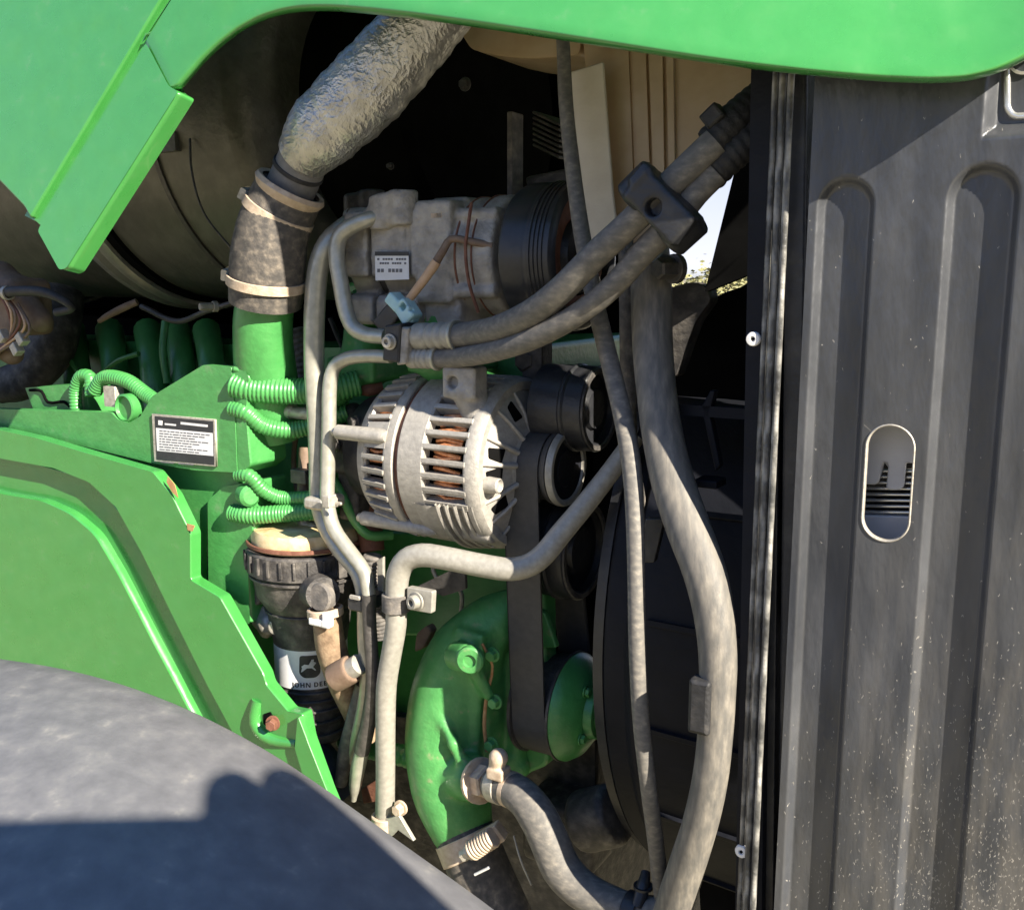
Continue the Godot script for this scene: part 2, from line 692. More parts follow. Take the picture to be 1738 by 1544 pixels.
func make_materials() -> void:
	fine = noise_tex(0.03, null, 5, 512, 6.0)
	coarse_n = noise_tex(0.012, null, 9, 512, 10.0)
	var m: StandardMaterial3D
	m = mat("hood paint", [0.0, lin(0.043, 0.235, 0.046), 0.5, lin(0.046, 0.25, 0.05), 0.8, lin(0.050, 0.258, 0.054), 1.0, lin(0.085, 0.265, 0.08)], 0.33, 0.0, 6.0, 0.05)
	m.metallic_specular = 0.6
	m.roughness = 0.6
	m.roughness_texture = noise_tex(0.015, ramp([0.0, Color(0.3, 0.3, 0.3), 0.5, Color(0.55, 0.55, 0.55), 1.0, Color(1, 1, 1)]), 77)
	m.clearcoat_enabled = true
	m.clearcoat = 0.6
	m.clearcoat_roughness = 0.05
	m = mat("engine paint", [0.0, lin(0.048, 0.21, 0.055), 0.45, lin(0.058, 0.26, 0.066), 0.75, lin(0.068, 0.28, 0.074), 1.0, lin(0.14, 0.28, 0.12)], 0.4, 0.0, 7.0, 0.2)
	m.clearcoat_enabled = true
	m.clearcoat = 0.3
	m.clearcoat_roughness = 0.3
	mat("cast green", [0.0, lin(0.055, 0.22, 0.06), 0.5, lin(0.068, 0.27, 0.075), 0.75, lin(0.085, 0.29, 0.085), 1.0, lin(0.26, 0.29, 0.15)], 0.45, 0.0, 9.0, 0.25)
	mat("rusty edge", [0.0, lin(0.35, 0.16, 0.06), 1.0, lin(0.5, 0.33, 0.16)], 0.9, 0.0, 20.0)
	mat("pipe alloy", [0.0, lin(0.34, 0.33, 0.27), 0.5, lin(0.42, 0.41, 0.34), 1.0, lin(0.52, 0.50, 0.42)], 0.34, 0.45, 14.0, 0.15)
	mat("pipe dusty", [0.0, lin(0.27, 0.255, 0.22), 0.5, lin(0.33, 0.315, 0.272), 1.0, lin(0.41, 0.39, 0.34)], 0.5, 0.2, 24.0, 0.08)
	mat("cast alloy", [0.0, lin(0.20, 0.19, 0.17), 0.5, lin(0.33, 0.31, 0.28), 1.0, lin(0.44, 0.41, 0.35)], 0.55, 0.25, 10.0, 0.6)
	mat("alternator alloy", [0.0, lin(0.28, 0.262, 0.232), 0.45, lin(0.36, 0.34, 0.303), 0.75, lin(0.41, 0.385, 0.34), 1.0, lin(0.50, 0.465, 0.405)], 0.55, 0.25, 26.0, 0.45)
	mat("zinc", [0.0, lin(0.30, 0.27, 0.22), 0.5, lin(0.45, 0.42, 0.36), 1.0, lin(0.58, 0.54, 0.47)], 0.5, 0.4, 25.0, 0.4)
	mat("dark steel", [0.0, lin(0.05, 0.047, 0.045), 1.0, lin(0.13, 0.12, 0.11)], 0.5, 0.4, 16.0, 0.4)
	m = mat("dusty hose", [0.0, lin(0.09, 0.086, 0.08), 0.42, lin(0.13, 0.122, 0.108), 0.66, lin(0.17, 0.156, 0.133), 1.0, lin(0.28, 0.25, 0.205)], 0.66, 0.0, 19.0, 0.2)
	m.uv1_scale = Vector3(16, 26, 26)
	m = mat("pale hose", [0.0, lin(0.09, 0.087, 0.08), 0.4, lin(0.13, 0.122, 0.107), 0.62, lin(0.165, 0.151, 0.128), 1.0, lin(0.25, 0.226, 0.186)], 0.62, 0.0, 11.0, 0.18)
	m.uv1_scale = Vector3(26, 7, 26)
	mat("grey hose", [0.0, lin(0.06, 0.058, 0.055), 0.5, lin(0.12, 0.11, 0.10), 1.0, lin(0.25, 0.22, 0.18)], 0.8, 0.0, 12.0, 0.5)
	mat("elbow rubber", [0.0, lin(0.04, 0.038, 0.036), 0.45, lin(0.085, 0.076, 0.066), 0.7, lin(0.14, 0.12, 0.097), 1.0, lin(0.26, 0.225, 0.175)], 0.75, 0.0, 17.0, 0.35)
	mat("sleeve grey", [0.0, lin(0.12, 0.12, 0.12), 1.0, lin(0.22, 0.21, 0.20)], 0.6, 0.0, 14.0, 0.2)
	mat("band steel", [0.0, lin(0.30, 0.285, 0.24), 1.0, lin(0.46, 0.43, 0.37)], 0.4, 0.4, 12.0, 0.2)
	mat("black rubber", [0.0, lin(0.012, 0.012, 0.013), 0.6, lin(0.022, 0.022, 0.023), 1.0, lin(0.06, 0.055, 0.05)], 0.65, 0.0, 12.0, 0.4)
	mat("black plastic", [0.0, lin(0.014, 0.015, 0.018), 0.6, lin(0.024, 0.025, 0.028), 1.0, lin(0.05, 0.048, 0.045)], 0.42, 0.0, 8.0, 0.25)
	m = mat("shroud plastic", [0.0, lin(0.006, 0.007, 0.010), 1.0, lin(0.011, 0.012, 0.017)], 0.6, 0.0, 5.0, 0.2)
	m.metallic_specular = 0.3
	mat("pulley black", [0.0, lin(0.022, 0.023, 0.026), 1.0, lin(0.038, 0.039, 0.042)], 0.32, 0.2, 12.0, 0.1)
	mat("belt rubber", [0.0, lin(0.045, 0.044, 0.043), 1.0, lin(0.07, 0.067, 0.063)], 0.6, 0.0, 20.0, 0.2)
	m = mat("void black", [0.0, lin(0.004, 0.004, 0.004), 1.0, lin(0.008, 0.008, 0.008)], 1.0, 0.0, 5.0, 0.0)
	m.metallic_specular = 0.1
	m = mat("canister", [0.0, lin(0.085, 0.082, 0.066), 0.5, lin(0.115, 0.11, 0.09), 1.0, lin(0.17, 0.16, 0.135)], 0.42, 0.3, 6.0, 0.25)
	m = mat("foil", [0.0, lin(0.42, 0.41, 0.39), 0.5, lin(0.54, 0.53, 0.51), 1.0, lin(0.70, 0.69, 0.67)], 0.33, 0.78, 12.0, 0.0)
	m.normal_enabled = true
	m.normal_texture = noise_tex(0.013, null, 31, 512, 14.0, FastNoiseLite.TYPE_SIMPLEX, 4, true)
	m.normal_scale = 0.7
	m.uv1_scale = Vector3(11, 11, 11)
	m = mat("tank plastic", [0.0, lin(0.46, 0.335, 0.19), 0.5, lin(0.54, 0.41, 0.25), 1.0, lin(0.60, 0.48, 0.32)], 0.4, 0.0, 4.0, 0.1)
	m.backlight_enabled = true
	m.backlight = Color(0.66, 0.48, 0.26)
	m = mat("cream plastic", [0.0, lin(0.62, 0.55, 0.43), 1.0, lin(0.74, 0.68, 0.56)], 0.5, 0.0, 5.0, 0.15)
	m.backlight_enabled = true
	m.backlight = Color(0.4, 0.34, 0.26)
	m = mat("amber cap", [0.0, lin(0.40, 0.27, 0.11), 0.4, lin(0.58, 0.45, 0.24), 1.0, lin(0.72, 0.62, 0.40)], 0.3, 0.0, 9.0, 0.2)
	mat("copper", [0.0, lin(0.40, 0.14, 0.05), 0.5, lin(0.72, 0.29, 0.115), 1.0, lin(0.90, 0.48, 0.24)], 0.35, 0.5, 40.0, 0.8)
	mat("rust brown", [0.0, lin(0.13, 0.05, 0.03), 1.0, lin(0.24, 0.11, 0.07)], 0.7, 0.1, 15.0, 0.4)
	mat("brown hose", [0.0, lin(0.13, 0.085, 0.05), 0.5, lin(0.24, 0.165, 0.10), 1.0, lin(0.36, 0.27, 0.17)], 0.75, 0.0, 14.0, 0.4)
	mat("dusty black", [0.0, lin(0.022, 0.021, 0.021), 0.45, lin(0.05, 0.046, 0.043), 1.0, lin(0.16, 0.145, 0.125)], 0.6, 0.0, 10.0, 0.5)
	mat("tan sleeve", [0.0, lin(0.48, 0.30, 0.17), 1.0, lin(0.62, 0.42, 0.26)], 0.6, 0.0, 12.0, 0.2)
	mat("brown sleeve", [0.0, lin(0.14, 0.09, 0.06), 1.0, lin(0.24, 0.17, 0.12)], 0.7, 0.0, 12.0, 0.2)
	mat("teal plastic", [0.0, lin(0.30, 0.52, 0.55), 1.0, lin(0.46, 0.66, 0.68)], 0.45, 0.0, 12.0, 0.1)
	mat("clamp tan", [0.0, lin(0.40, 0.30, 0.21), 0.5, lin(0.52, 0.41, 0.30), 1.0, lin(0.62, 0.52, 0.40)], 0.6, 0.15, 22.0, 0.4)
	mat("white plastic", [0.0, lin(0.70, 0.69, 0.66), 1.0, lin(0.80, 0.79, 0.77)], 0.5, 0.0, 12.0, 0.1)
	mat("pale plate", [0.0, lin(0.55, 0.55, 0.57), 1.0, lin(0.66, 0.66, 0.68)], 0.45, 0.1, 6.0, 0.1)
	mat("label white", [0.0, lin(0.62, 0.62, 0.62), 1.0, lin(0.76, 0.76, 0.76)], 0.5, 0.0, 10.0, 0.05)
	mat("label black", [0.0, lin(0.02, 0.021, 0.024), 1.0, lin(0.035, 0.036, 0.04)], 0.5, 0.0, 10.0, 0.05)
	mat("print grey", [0.0, lin(0.10, 0.10, 0.11), 1.0, lin(0.16, 0.16, 0.17)], 0.6, 0.0, 10.0, 0.0)
	mat("chrome", [0.0, lin(0.62, 0.62, 0.60), 1.0, lin(0.75, 0.75, 0.73)], 0.25, 0.7, 8.0, 0.1)
	mat("strip rubber", [0.0, lin(0.03, 0.03, 0.03), 0.42, lin(0.07, 0.07, 0.067), 0.6, lin(0.17, 0.165, 0.15), 1.0, lin(0.40, 0.39, 0.36)], 0.4, 0.0, 6.0, 0.4)
	mat("soil", [0.0, lin(0.15, 0.13, 0.08), 0.5, lin(0.24, 0.21, 0.13), 1.0, lin(0.33, 0.30, 0.19)], 0.95, 0.0, 0.3, 0.5)
	mat("bush leaf", [0.0, lin(0.12, 0.13, 0.05), 0.5, lin(0.25, 0.24, 0.11), 1.0, lin(0.42, 0.38, 0.22)], 0.8, 0.0, 1.5, 0.0)
	mat("hedge leaf", [0.0, lin(0.03, 0.05, 0.015), 1.0, lin(0.08, 0.11, 0.035)], 0.7, 0.0, 1.0, 0.0)
	mat("bark", [0.0, lin(0.08, 0.06, 0.04), 1.0, lin(0.16, 0.13, 0.09)], 0.9, 0.0, 3.0, 0.3)
	mat("cloth", [0.0, lin(0.10, 0.12, 0.16), 1.0, lin(0.14, 0.16, 0.21)], 0.9, 0.0, 4.0, 0.2)


func setting() -> void:
	var g := PlaneMesh.new()
	g.size = Vector2(1600, 1600)
	struct("ground", g, M["soil"], Transform3D(Basis(), Vector3(0, 0, -300)))
	# far bushes seen through the gap beside the tank: trunk plus many small leaf faces
	for k in 4:
		var where := Vector3([5.2, 8.0, 12.5, 2.2][k], 0, [-26.0, -29.0, -27.0, -30.0][k])
		var t := thing("field_bush", ["pale green bush behind the gap by the hose clamp", "wider bush far behind the radiator post", "bush furthest along behind the black panel", "bush behind the dark drum beyond the engine"][k], "bush", where)
		var st := Geo.new()
		for j in 5:
			var an := TAU * j / 5.0 + k
			st.join(tube_raw([Vector3(0, 0, 0), Vector3(cos(an) * 0.3, 0.7, sin(an) * 0.3), Vector3(cos(an) * 0.8, 1.3, sin(an) * 0.8)], [0.06, 0.045, 0.015], 6))
		part(t, "stem", st, M["bark"], Transform3D(Basis(), where))
		var lf := Geo.new()
		for j in 4200:
			var d := Vector3(rng.randfn(), rng.randfn() * 0.5, rng.randfn()) * 0.6
			var c := Vector3(0, 0.95, 0) + d
			if c.y < 0.1:
				continue
			var b := Basis.from_euler(Vector3(rng.randf() * TAU, rng.randf() * TAU, 0)).scaled(Vector3.ONE * (0.05 + rng.randf() * 0.06))
			var f := lf.add(c + b.x)
			lf.add(c + b.y * 0.5)
			lf.add(c - b.x)
			lf.add(c - b.y * 0.5)
			lf.quad(f, f + 1, f + 2, f + 3)
		part(t, "leaves", lf, M["bush leaf"], Transform3D(Basis(), where)).set_meta("kind", "stuff")


	# a row of hedge trees behind the viewer: what the glossy paint and metal reflect under the sky
	for k in 9:
		var where := Vector3(-16.0 + k * 4.1, 0, 17.0 + 2.0 * sin(k * 2.1))
		var t := thing("hedge_tree", "%s hedgerow tree out of the frame, counted along the field edge" % ["first", "second", "third", "fourth", "fifth", "sixth", "seventh", "eighth", "ninth"][k], "tree", where, "hedgerow trees behind the viewer")
		var hh := 3.4 + 0.9 * sin(k * 1.7)
		part(t, "trunk", tube_raw([Vector3.ZERO, Vector3(0.1, hh * 0.4, 0), Vector3(0, hh * 0.8, 0.1)], [0.2, 0.15, 0.05], 8), M["bark"], Transform3D(Basis(), where))
		var lf := Geo.new()
		for j in 700:
			var d := Vector3(rng.randfn() * 1.0, rng.randfn() * 0.28 * hh, rng.randfn() * 0.8)
			var c := Vector3(0, hh * 0.55, 0) + d
			if c.y < 0.2 or c.y > hh * 1.25:
				continue
			var b := Basis.from_euler(Vector3(rng.randf() * TAU, rng.randf() * TAU, 0)).scaled(Vector3.ONE * (0.25 + rng.randf() * 0.25))
			var f := lf.add(c + b.x)
			lf.add(c + b.y * 0.6)
			lf.add(c - b.x)
			lf.add(c - b.y * 0.6)
			lf.quad(f, f + 1, f + 2, f + 3)
		part(t, "crown", lf, M["hedge leaf"], Transform3D(Basis(), where)).set_meta("kind", "stuff")


func hood() -> void:
	var m: Material = M["hood paint"]
	var ho := -0.042
	var t := thing("engine_hood", "glossy green engine hood with arched lower edge over the bay", "hood", on(600, 0, ho))
	# long side sheet: columns rise from the arched lower edge
	var edge := [249, 66, 262, 92, 288, 146, 300, 140, 314, 124, 340, 94, 370, 66, 402, 42, 440, 22, 480, 10, 520, 5, 570, 5, 640, 11, 720, 20]
	edge.append_array([820, 34, 945, 53, 1060, 71, 1180, 90, 1290, 105, 1400, 117, 1500, 125, 1580, 128, 1640, 125, 1690, 112, 1740, 88, 1800, 48, 1870, -10, 1960, -100])
	var q: Array[Vector2] = []
	for k in range(0, edge.size() - 2, 2):
		for j in 4:
			q.append(Vector2(edge[k], edge[k + 1]).lerp(Vector2(edge[k + 2], edge[k + 3]), j / 4.0))
	# soften the drawn corners after the seam
	for it in 2:
		for k in range(14, q.size() - 1):
			q[k] = (q[k - 1] + q[k] * 2.0 + q[k + 1]) / 4.0
	var g := Geo.new()
	var rows := 14
	var nc := q.size()
	var bend := func(x: float, y: float) -> float:   # the nose curls inward, the top leans in
		var e := maxf(0.0, x - 1350.0) / 600.0
		return e * e * 0.03 - 0.012 * sin(clampf((x - 500.0) / 1000.0, 0.0, 1.0) * PI)
	var lip := [Vector2(0, 16, ), Vector2(0, 12)]
	for k in nc:
		var b := q[k]
		var tx := b.x + maxf(0.0, 900.0 - b.x) * 0.46
		var top := Vector2(tx, -420.0)
		for r in rows:
			var s := b.lerp(top, pow(float(rows - 1 - r) / (rows - 1), 1.3))
			var over := maxf(0.0, -s.y - 60.0) / 360.0
			g.add(hood_at(s.x, s.y, float(bend.call(s.x, s.y)) + over * over * 0.05 + minf((b.y - s.y) * 0.00036, 0.12) * 0.42 * smoothstep(300.0, 750.0, b.x)))
		# rolled lower edge
		var nrm := Vector2(0, 1)
		if k > 0 and k < nc - 1:
			var d := (q[k + 1] - q[k - 1]).normalized()
			nrm = Vector2(-d.y, d.x)
		var o: float = bend.call(b.x, b.y)
		for w in [[6.0, 0.0015], [11.0, 0.005], [14.0, 0.011], [14.0, 0.020], [8.0, 0.026]]:
			var e := b + nrm * float(w[0])
			g.add(hood_at(e.x, e.y, o + float(w[1])))
	var rr := rows + 5
	for k in nc - 1:
		for r in rr - 1:
			g.quad(k * rr + r, k * rr + r + 1, (k + 1) * rr + r + 1, (k + 1) * rr + r)
	part(t, "side_sheet", g, m)
	# rear sheet, recessed groove and the trim strip in front of it
	var f := hood_frame(0.0)
	var rear := rounded(poly_in([-420, -420, -420, -60, -60, 258, 2, 312, 40, 352, 50, 371, 272, 0, 545, -420], f), 0.004, 3)
	part(t, "rear_sheet", plate(rear, 0.012, 0.0025), m, f)
	part(t, "groove", plate(poly_in([40, 366, 60, 376, 80, 394, 300, 20, 565, -420, 530, -420, 262, 0], hood_frame(0.005)), 0.004, 0.001), m, hood_frame(0.005))
	var strip := rounded(poly_in([247, 72, 286, 146, 302, 155, 112, 455, 100, 458, 63, 391], hood_frame(-0.001)), 0.004, 4)
	part(t, "trim_strip", plate(strip, 0.018, 0.006, 5), m, hood_frame(-0.001))
	part(t, "upper_strip", plate(poly_in([244, 66, 247, 60, 273, 52, 300, 8, 578, -420, 560, -420, 285, 0], f), 0.012, 0.002), m, f)
	# roof of the hood and the upper part of its far side
	var top_y := on(900, -400, ho + 0.06).y
	var o2 := on(700, -400, 0.44)
	part(t, "roof", box(2.4, 0.02, 0.68, 0.004, 0.006), m, Transform3D(Basis(A, U, N), Vector3(o2.x, top_y + 0.006, o2.z)))
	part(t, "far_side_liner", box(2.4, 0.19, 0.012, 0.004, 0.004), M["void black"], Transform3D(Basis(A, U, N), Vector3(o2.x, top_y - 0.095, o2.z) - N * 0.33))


func canister() -> void:
	var o := on(300, 215, 0.36)
	var t := thing("exhaust_canister", "large dark olive metal canister with ring clamps under the hood", "canister", o)
	var ax := at(o)
	var r := 0.235
	part(t, "shell", lathe([-0.75, 0.0, -0.75, r * 0.9, -0.72, r, 0.335, r, 0.36, r * 0.93, 0.372, r * 0.8, 0.372, 0.0], 96), M["canister"], ax)
	for e in [[-0.30, 0.02], [0.045, 0.024]]:
		var x: float = e[0]
		var w: float = e[1]
		var cl := part(t, "ring_clamp", lathe([x - w, r, x - w, r + 0.012, x - w * 0.75, r + 0.015, x - w * 0.35, r + 0.015, x - w * 0.2, r + 0.006, x + w * 0.2, r + 0.006, x + w * 0.35, r + 0.015, x + w * 0.75, r + 0.015, x + w, r + 0.011, x + w, r], 96), M["band steel"], ax)
		part(cl, "gasket", lathe([x + w, r, x + w, r + 0.006, x + w + 0.016, r + 0.006, x + w + 0.016, r], 96), M["void black"], ax)
	part(t, "weld_seam", lathe([0.215, r, 0.215, r + 0.003, 0.222, r + 0.003, 0.222, r], 96), M["dark steel"], ax)
	# small bracket box on the shell
	var b := on(295, 243, 0.14)
	part(t, "sensor_bracket", box(0.03, 0.02, 0.024, 0.002), M["canister"], at(b))
	part(t, "sensor_wire", tube([322, 235, 0.13, 4, 325, 290, 0.125, 4, 345, 360, 0.125, 4, 395, 425, 0.13, 4], 8), M["dark steel"])
	# black drum on the same axis, beyond the canister
	var o2 := on(780, 190, 0.36)
	var t2 := thing("intake_drum", "matt black drum right behind the foil wrapped pipe", "drum", o2)
	var d := at(o2)
	part(t2, "shell", lathe([-0.20, 0.0, -0.20, 0.15, -0.19, 0.158, 0.03, 0.158, 0.04, 0.15, 0.04, 0.0], 72), M["void black"], d)
	part(t2, "end_rim", lathe([-0.222, 0.12, -0.222, 0.168, -0.214, 0.172, -0.2, 0.168, -0.2, 0.12], 72), M["canister"], d)
	part(t2, "grey_strap", box(0.006, 0.10, 0.02, 0.001), M["grey hose"], at(on(874, 285, 0.2)))
	for q in [[790, 143, 16], [664, 282, 9]]:
		part(t2, "bolt", bolt(float(q[2]) * 0.0003, 0.006), M["dark steel"], along(on(q[0], q[1], 0.19), N))


func engine_block() -> void:
	var t := thing("engine_block", "dark shaded green engine block behind the alternator and pipes", "engine", on(500, 900, 0.4))
	var m: Material = M["engine paint"]
	part(t, "crankcase", plate(rounded(poly([-420, 760, 300, 690, 880, 690, 880, 1900, -420, 1900], 0.235), 0.01), 0.4, 0.008), m, frame(0.235))
	part(t, "cylinder_head", plate(rounded(poly([-420, 560, 560, 590, 900, 585, 900, 780, -420, 780], 0.30), 0.008), 0.3, 0.008), m, frame(0.30))
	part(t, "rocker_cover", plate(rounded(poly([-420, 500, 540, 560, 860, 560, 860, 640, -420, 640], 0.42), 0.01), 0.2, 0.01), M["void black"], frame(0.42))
	for k in 5:    # ribs and runners of the head that catch a little light
		var x: float = [120, 185, 250, 300, 350][k]
		part(t, "intake_runner", tube([x, 560, 0.31, 46, x + 8, 610, 0.27, 44, x + 18, 700, 0.255, 50], 14), m)
	part(t, "injector_line", tube([52, 600, 0.27, 9, 92, 560, 0.24, 9, 112, 600, 0.235, 9, 150, 660, 0.24, 9], 8), m)
	part(t, "injector_line", tube([165, 640, 0.235, 9, 200, 612, 0.235, 9, 235, 600, 0.24, 9], 8), m)
	part(t, "injector_line", tube([280, 545, 0.25, 13, 276, 600, 0.24, 13, 284, 650, 0.24, 13], 8), m)
	part(t, "side_pad", plate(rounded(poly([400, 660, 540, 660, 560, 900, 400, 905], 0.2), 0.006), 0.05, 0.004), m, frame(0.2))
	part(t, "side_pad", plate(rounded(poly([640, 900, 870, 905, 880, 1080, 660, 1080], 0.2), 0.006), 0.05, 0.004), m, frame(0.2))
	part(t, "support_column", plate(rounded(poly([582, 480, 640, 470, 780, 500, 790, 575, 590, 640], 0.19), 0.01), 0.08, 0.005), m, frame(0.19))
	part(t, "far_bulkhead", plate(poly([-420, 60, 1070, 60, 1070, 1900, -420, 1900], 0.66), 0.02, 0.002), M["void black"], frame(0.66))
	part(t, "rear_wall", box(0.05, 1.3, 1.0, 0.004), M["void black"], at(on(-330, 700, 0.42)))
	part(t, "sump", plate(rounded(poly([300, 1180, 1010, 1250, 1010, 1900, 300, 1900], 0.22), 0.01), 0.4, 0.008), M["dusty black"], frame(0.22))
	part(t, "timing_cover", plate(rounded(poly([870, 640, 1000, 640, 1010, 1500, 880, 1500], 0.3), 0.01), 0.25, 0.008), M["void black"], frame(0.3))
	part(t, "casting_boss", blob([["y", on(985, 1395, 0.17), on(1050, 1380, 0.17), 0.03, 0.006], ["b", at(on(965, 1400, 0.2)), Vector3(0.04, 0.035, 0.03), 0.008]], 0.004, 0.01), M["dusty black"])


func tank() -> void:
	var o := on(1130, 250, 0.13)
	var t := thing("expansion_tank", "beige translucent plastic coolant tank hanging under the hood", "tank", o)
	var m: Material = M["tank plastic"]
	part(t, "body", plate(rounded(poly([985, 20, 1300, 40, 1300, 215, 1200, 262, 1162, 305, 1112, 380, 1096, 428, 1045, 428, 1030, 350, 1003, 200], 0.13), 0.008), 0.045, 0.008), m, frame(0.13))
	part(t, "rib", plate(rounded(poly([1072, 60, 1095, 62, 1104, 330, 1084, 330], 0.126), 0.001), 0.008, 0.003), M["tank plastic"], frame(0.126))
	part(t, "rib", plate(rounded(poly([1100, 62, 1124, 64, 1128, 330, 1110, 330], 0.126), 0.001), 0.008, 0.003), M["tank plastic"], frame(0.126))
	part(t, "rib", plate(rounded(poly([1130, 62, 1142, 64, 1146, 330, 1136, 330], 0.1265), 0.001), 0.008, 0.002), M["tank plastic"], frame(0.1265))
	part(t, "rib", plate(rounded(poly([1038, 60, 1066, 62, 1078, 380, 1056, 380], 0.128), 0.001), 0.008, 0.003), M["tank plastic"], frame(0.128))
	part(t, "wing", plate(rounded(poly([755, 10, 985, 30, 985, 92, 905, 99, 850, 95, 800, 84], 0.14), 0.006), 0.09, 0.008), m, frame(0.14))
	single("plastic_flap", "tall cream plastic strip hanging in front of the beige tank", "plastic strip", plate(rounded(poly([960, 124, 1023, 105, 1040, 330, 1046, 380, 1010, 440, 1000, 420, 985, 300], 0.11), 0.001), 0.0025, 0.001), M["cream plastic"], frame(0.11))


func radiator_side() -> void:
	# ---- black pressed side panel: a relief with two long slots pressed in, a latch pocket and an oblong hole
	var t := thing("radiator_side_panel", "dusty black side panel with two long pressed grooves and oblong hole", "panel", on(1550, 900))
	var inv := frame(0.0).affine_inverse()
	var uvp := func(x: float, y: float) -> Vector2:
		var p := inv * on(x, y, 0.0)
		return Vector2(p.x, p.y)
	var lo: Vector2 = uvp.call(1352, 1740)
	var u0: float = (uvp.call(1352, 772) as Vector2).x
	var u1: float = (uvp.call(1960, 772) as Vector2).x
	var v0: float = (uvp.call(1500, 1720) as Vector2).y
	var v1: float = (uvp.call(1500, 40) as Vector2).y
	var g1a: float = (uvp.call(1364, 772) as Vector2).x
	var g1b: float = (uvp.call(1461, 772) as Vector2).x
	var g1t: float = (uvp.call(1425, 300) as Vector2).y
	var g2a: float = (uvp.call(1574, 772) as Vector2).x
	var g2b: float = (uvp.call(1697, 772) as Vector2).x
	var g2t: float = (uvp.call(1648, 278) as Vector2).y
	var pk: Vector2 = uvp.call(1664, 236)
	var slot: Vector2 = uvp.call(1507, 821)
	var sw: float = (uvp.call(1548, 821) as Vector2).x - slot.x
	var sh: float = slot.y - (uvp.call(1507, 919) as Vector2).y
	var groove := func(u: float, v: float, a: float, b: float, top: float) -> float:
		var c := (a + b) * 0.5
		var h := (b - a) * 0.5
		var d: float
		if v < top - h:
			d = absf(u - c) - h
		else:
			d = Vector2(u - c, v - (top - h)).length() - h
		return smoothstep(0.0, 1.0, clampf(-d / 0.0050, 0.0, 1.0))
	var hgt := func(u: float, v: float) -> float:
		var z := 0.0
		z -= 0.0058 * float(groove.call(u, v, g1a, g1b, g1t))
		z -= 0.0058 * float(groove.call(u, v, g2a, g2b, g2t))
		var dp := maxf(pk.x - u, pk.y - v)       # latch pocket, open to the top right
		z -= 0.009 * smoothstep(0.0, 1.0, clampf(-dp / 0.008, 0.0, 1.0))
		z += 0.0016 * sin(u * 9.0 + 1.0) * sin(v * 5.0) # sheet is never quite flat
		return z
	var nu := 270
	var nv := 380
	var g := Geo.new()
	for a in nu + 1:
		for b in nv + 1:
			var u := lerpf(u0, u1, float(a) / nu)
			var v := lerpf(v0, v1, float(b) / nv)
			g.add(Vector3(u, v, hgt.call(u, v)), Vector2(float(a) / nu, 1.0 - float(b) / nv))
	var ia := int((slot.x - sw - 0.0015 - u0) / (u1 - u0) * nu)
	var ib := int((slot.x + sw + 0.0015 - u0) / (u1 - u0) * nu) + 1
	var ja := int((slot.y - sh - 0.0015 - v0) / (v1 - v0) * nv)
	var jb := int((slot.y + sh + 0.0015 - v0) / (v1 - v0) * nv) + 1
	for a in nu:
		for b in nv:
			if a >= ia and a < ib and b >= ja and b < jb:
				continue
			var c := a * (nv + 1) + b
			g.quad(c, c + nv + 1, c + nv + 2, c + 1)
	var around: Array[int] = []
	for a in range(ia, ib):
		around.append(a * (nv + 1) + ja)
	for b in range(ja, jb):
		around.append(ib * (nv + 1) + b)
	for a in range(ib, ia, -1):
		around.append(a * (nv + 1) + jb)
	for b in range(jb, ja, -1):
		around.append(ia * (nv + 1) + b)
	var stad := func(p: Vector2, grow: float) -> Vector2:
		var d := p - slot
		var cy := clampf(d.y, -(sh - sw), sh - sw)
		if absf(d.y) <= sh - sw and absf(d.x) > 1e-5:
			return slot + Vector2(signf(d.x) * (sw + grow), d.y)
		var e := (d - Vector2(0, cy)).normalized()
		return slot + Vector2(0, cy) + e * (sw + grow)
	var first := g.v.size()
	for k in around:
		var p := g.v[k]
		var e: Vector2 = stad.call(Vector2(p.x, p.y), 0.0008)
		g.add(Vector3(e.x, e.y, hgt.call(e.x, e.y)), g.uv[k])
	var n := around.size()
	for k in n:
		var b := (k + 1) % n
		g.quad(around[k], around[b], first + b, first + k)
	part(t, "pressed_sheet", g, panel_paint(), frame(0.0))
	var rim := Geo.new()
	for k in n:
		var p := g.v[around[k]]
		for w in [[0.0008, 0.0], [0.0003, 0.0007], [-0.0003, 0.0004], [-0.0006, -0.0008], [-0.0006, -0.004], [0.001, -0.004]]:
			var e: Vector2 = stad.call(Vector2(p.x, p.y), float(w[0]))
			rim.add(Vector3(e.x, e.y, float(hgt.call(e.x, e.y)) + float(w[1])))
	for k in n:
		var b := (k + 1) % n
		for j in 5:
			rim.quad(k * 6 + j, b * 6 + j, b * 6 + j + 1, k * 6 + j + 1)
	part(t, "hole_rim", rim, M["zinc"], frame(0.0))

	# ---- what shows through the hole: pale fork plate before the fins of the cooler
	var co := thing("cooler_core", "pale cooler fins behind the oblong hole of black panel", "cooler", on(1507, 821, 0.04))
	part(co, "end_plate", plate(rounded(poly([1400, 872, 1640, 880, 1640, 990, 1400, 985], 0.034), 0.002), 0.01, 0.001), M["pale plate"], frame(0.034))
	for k in 9:
		var y := 796.0 + k * 10.0
		part(co, "fin", plate(poly([1400, y, 1640, y + 3, 1640, y + 7.6, 1400, y + 4.6], 0.036), 0.006, 0.0006), M["chrome"], frame(0.036))
	part(co, "backing", plate(poly([1390, 700, 1660, 700, 1660, 990, 1390, 985], 0.05), 0.004, 0.001), M["void black"], frame(0.05))
	var fk := poly([1400, 690, 1600, 690, 1600, 790, 1546, 786, 1538, 786, 1534, 826, 1528, 832, 1510, 832, 1504, 828, 1508, 790, 1503, 783, 1498, 790, 1492, 818, 1486, 823, 1472, 822, 1400, 815], 0.030)
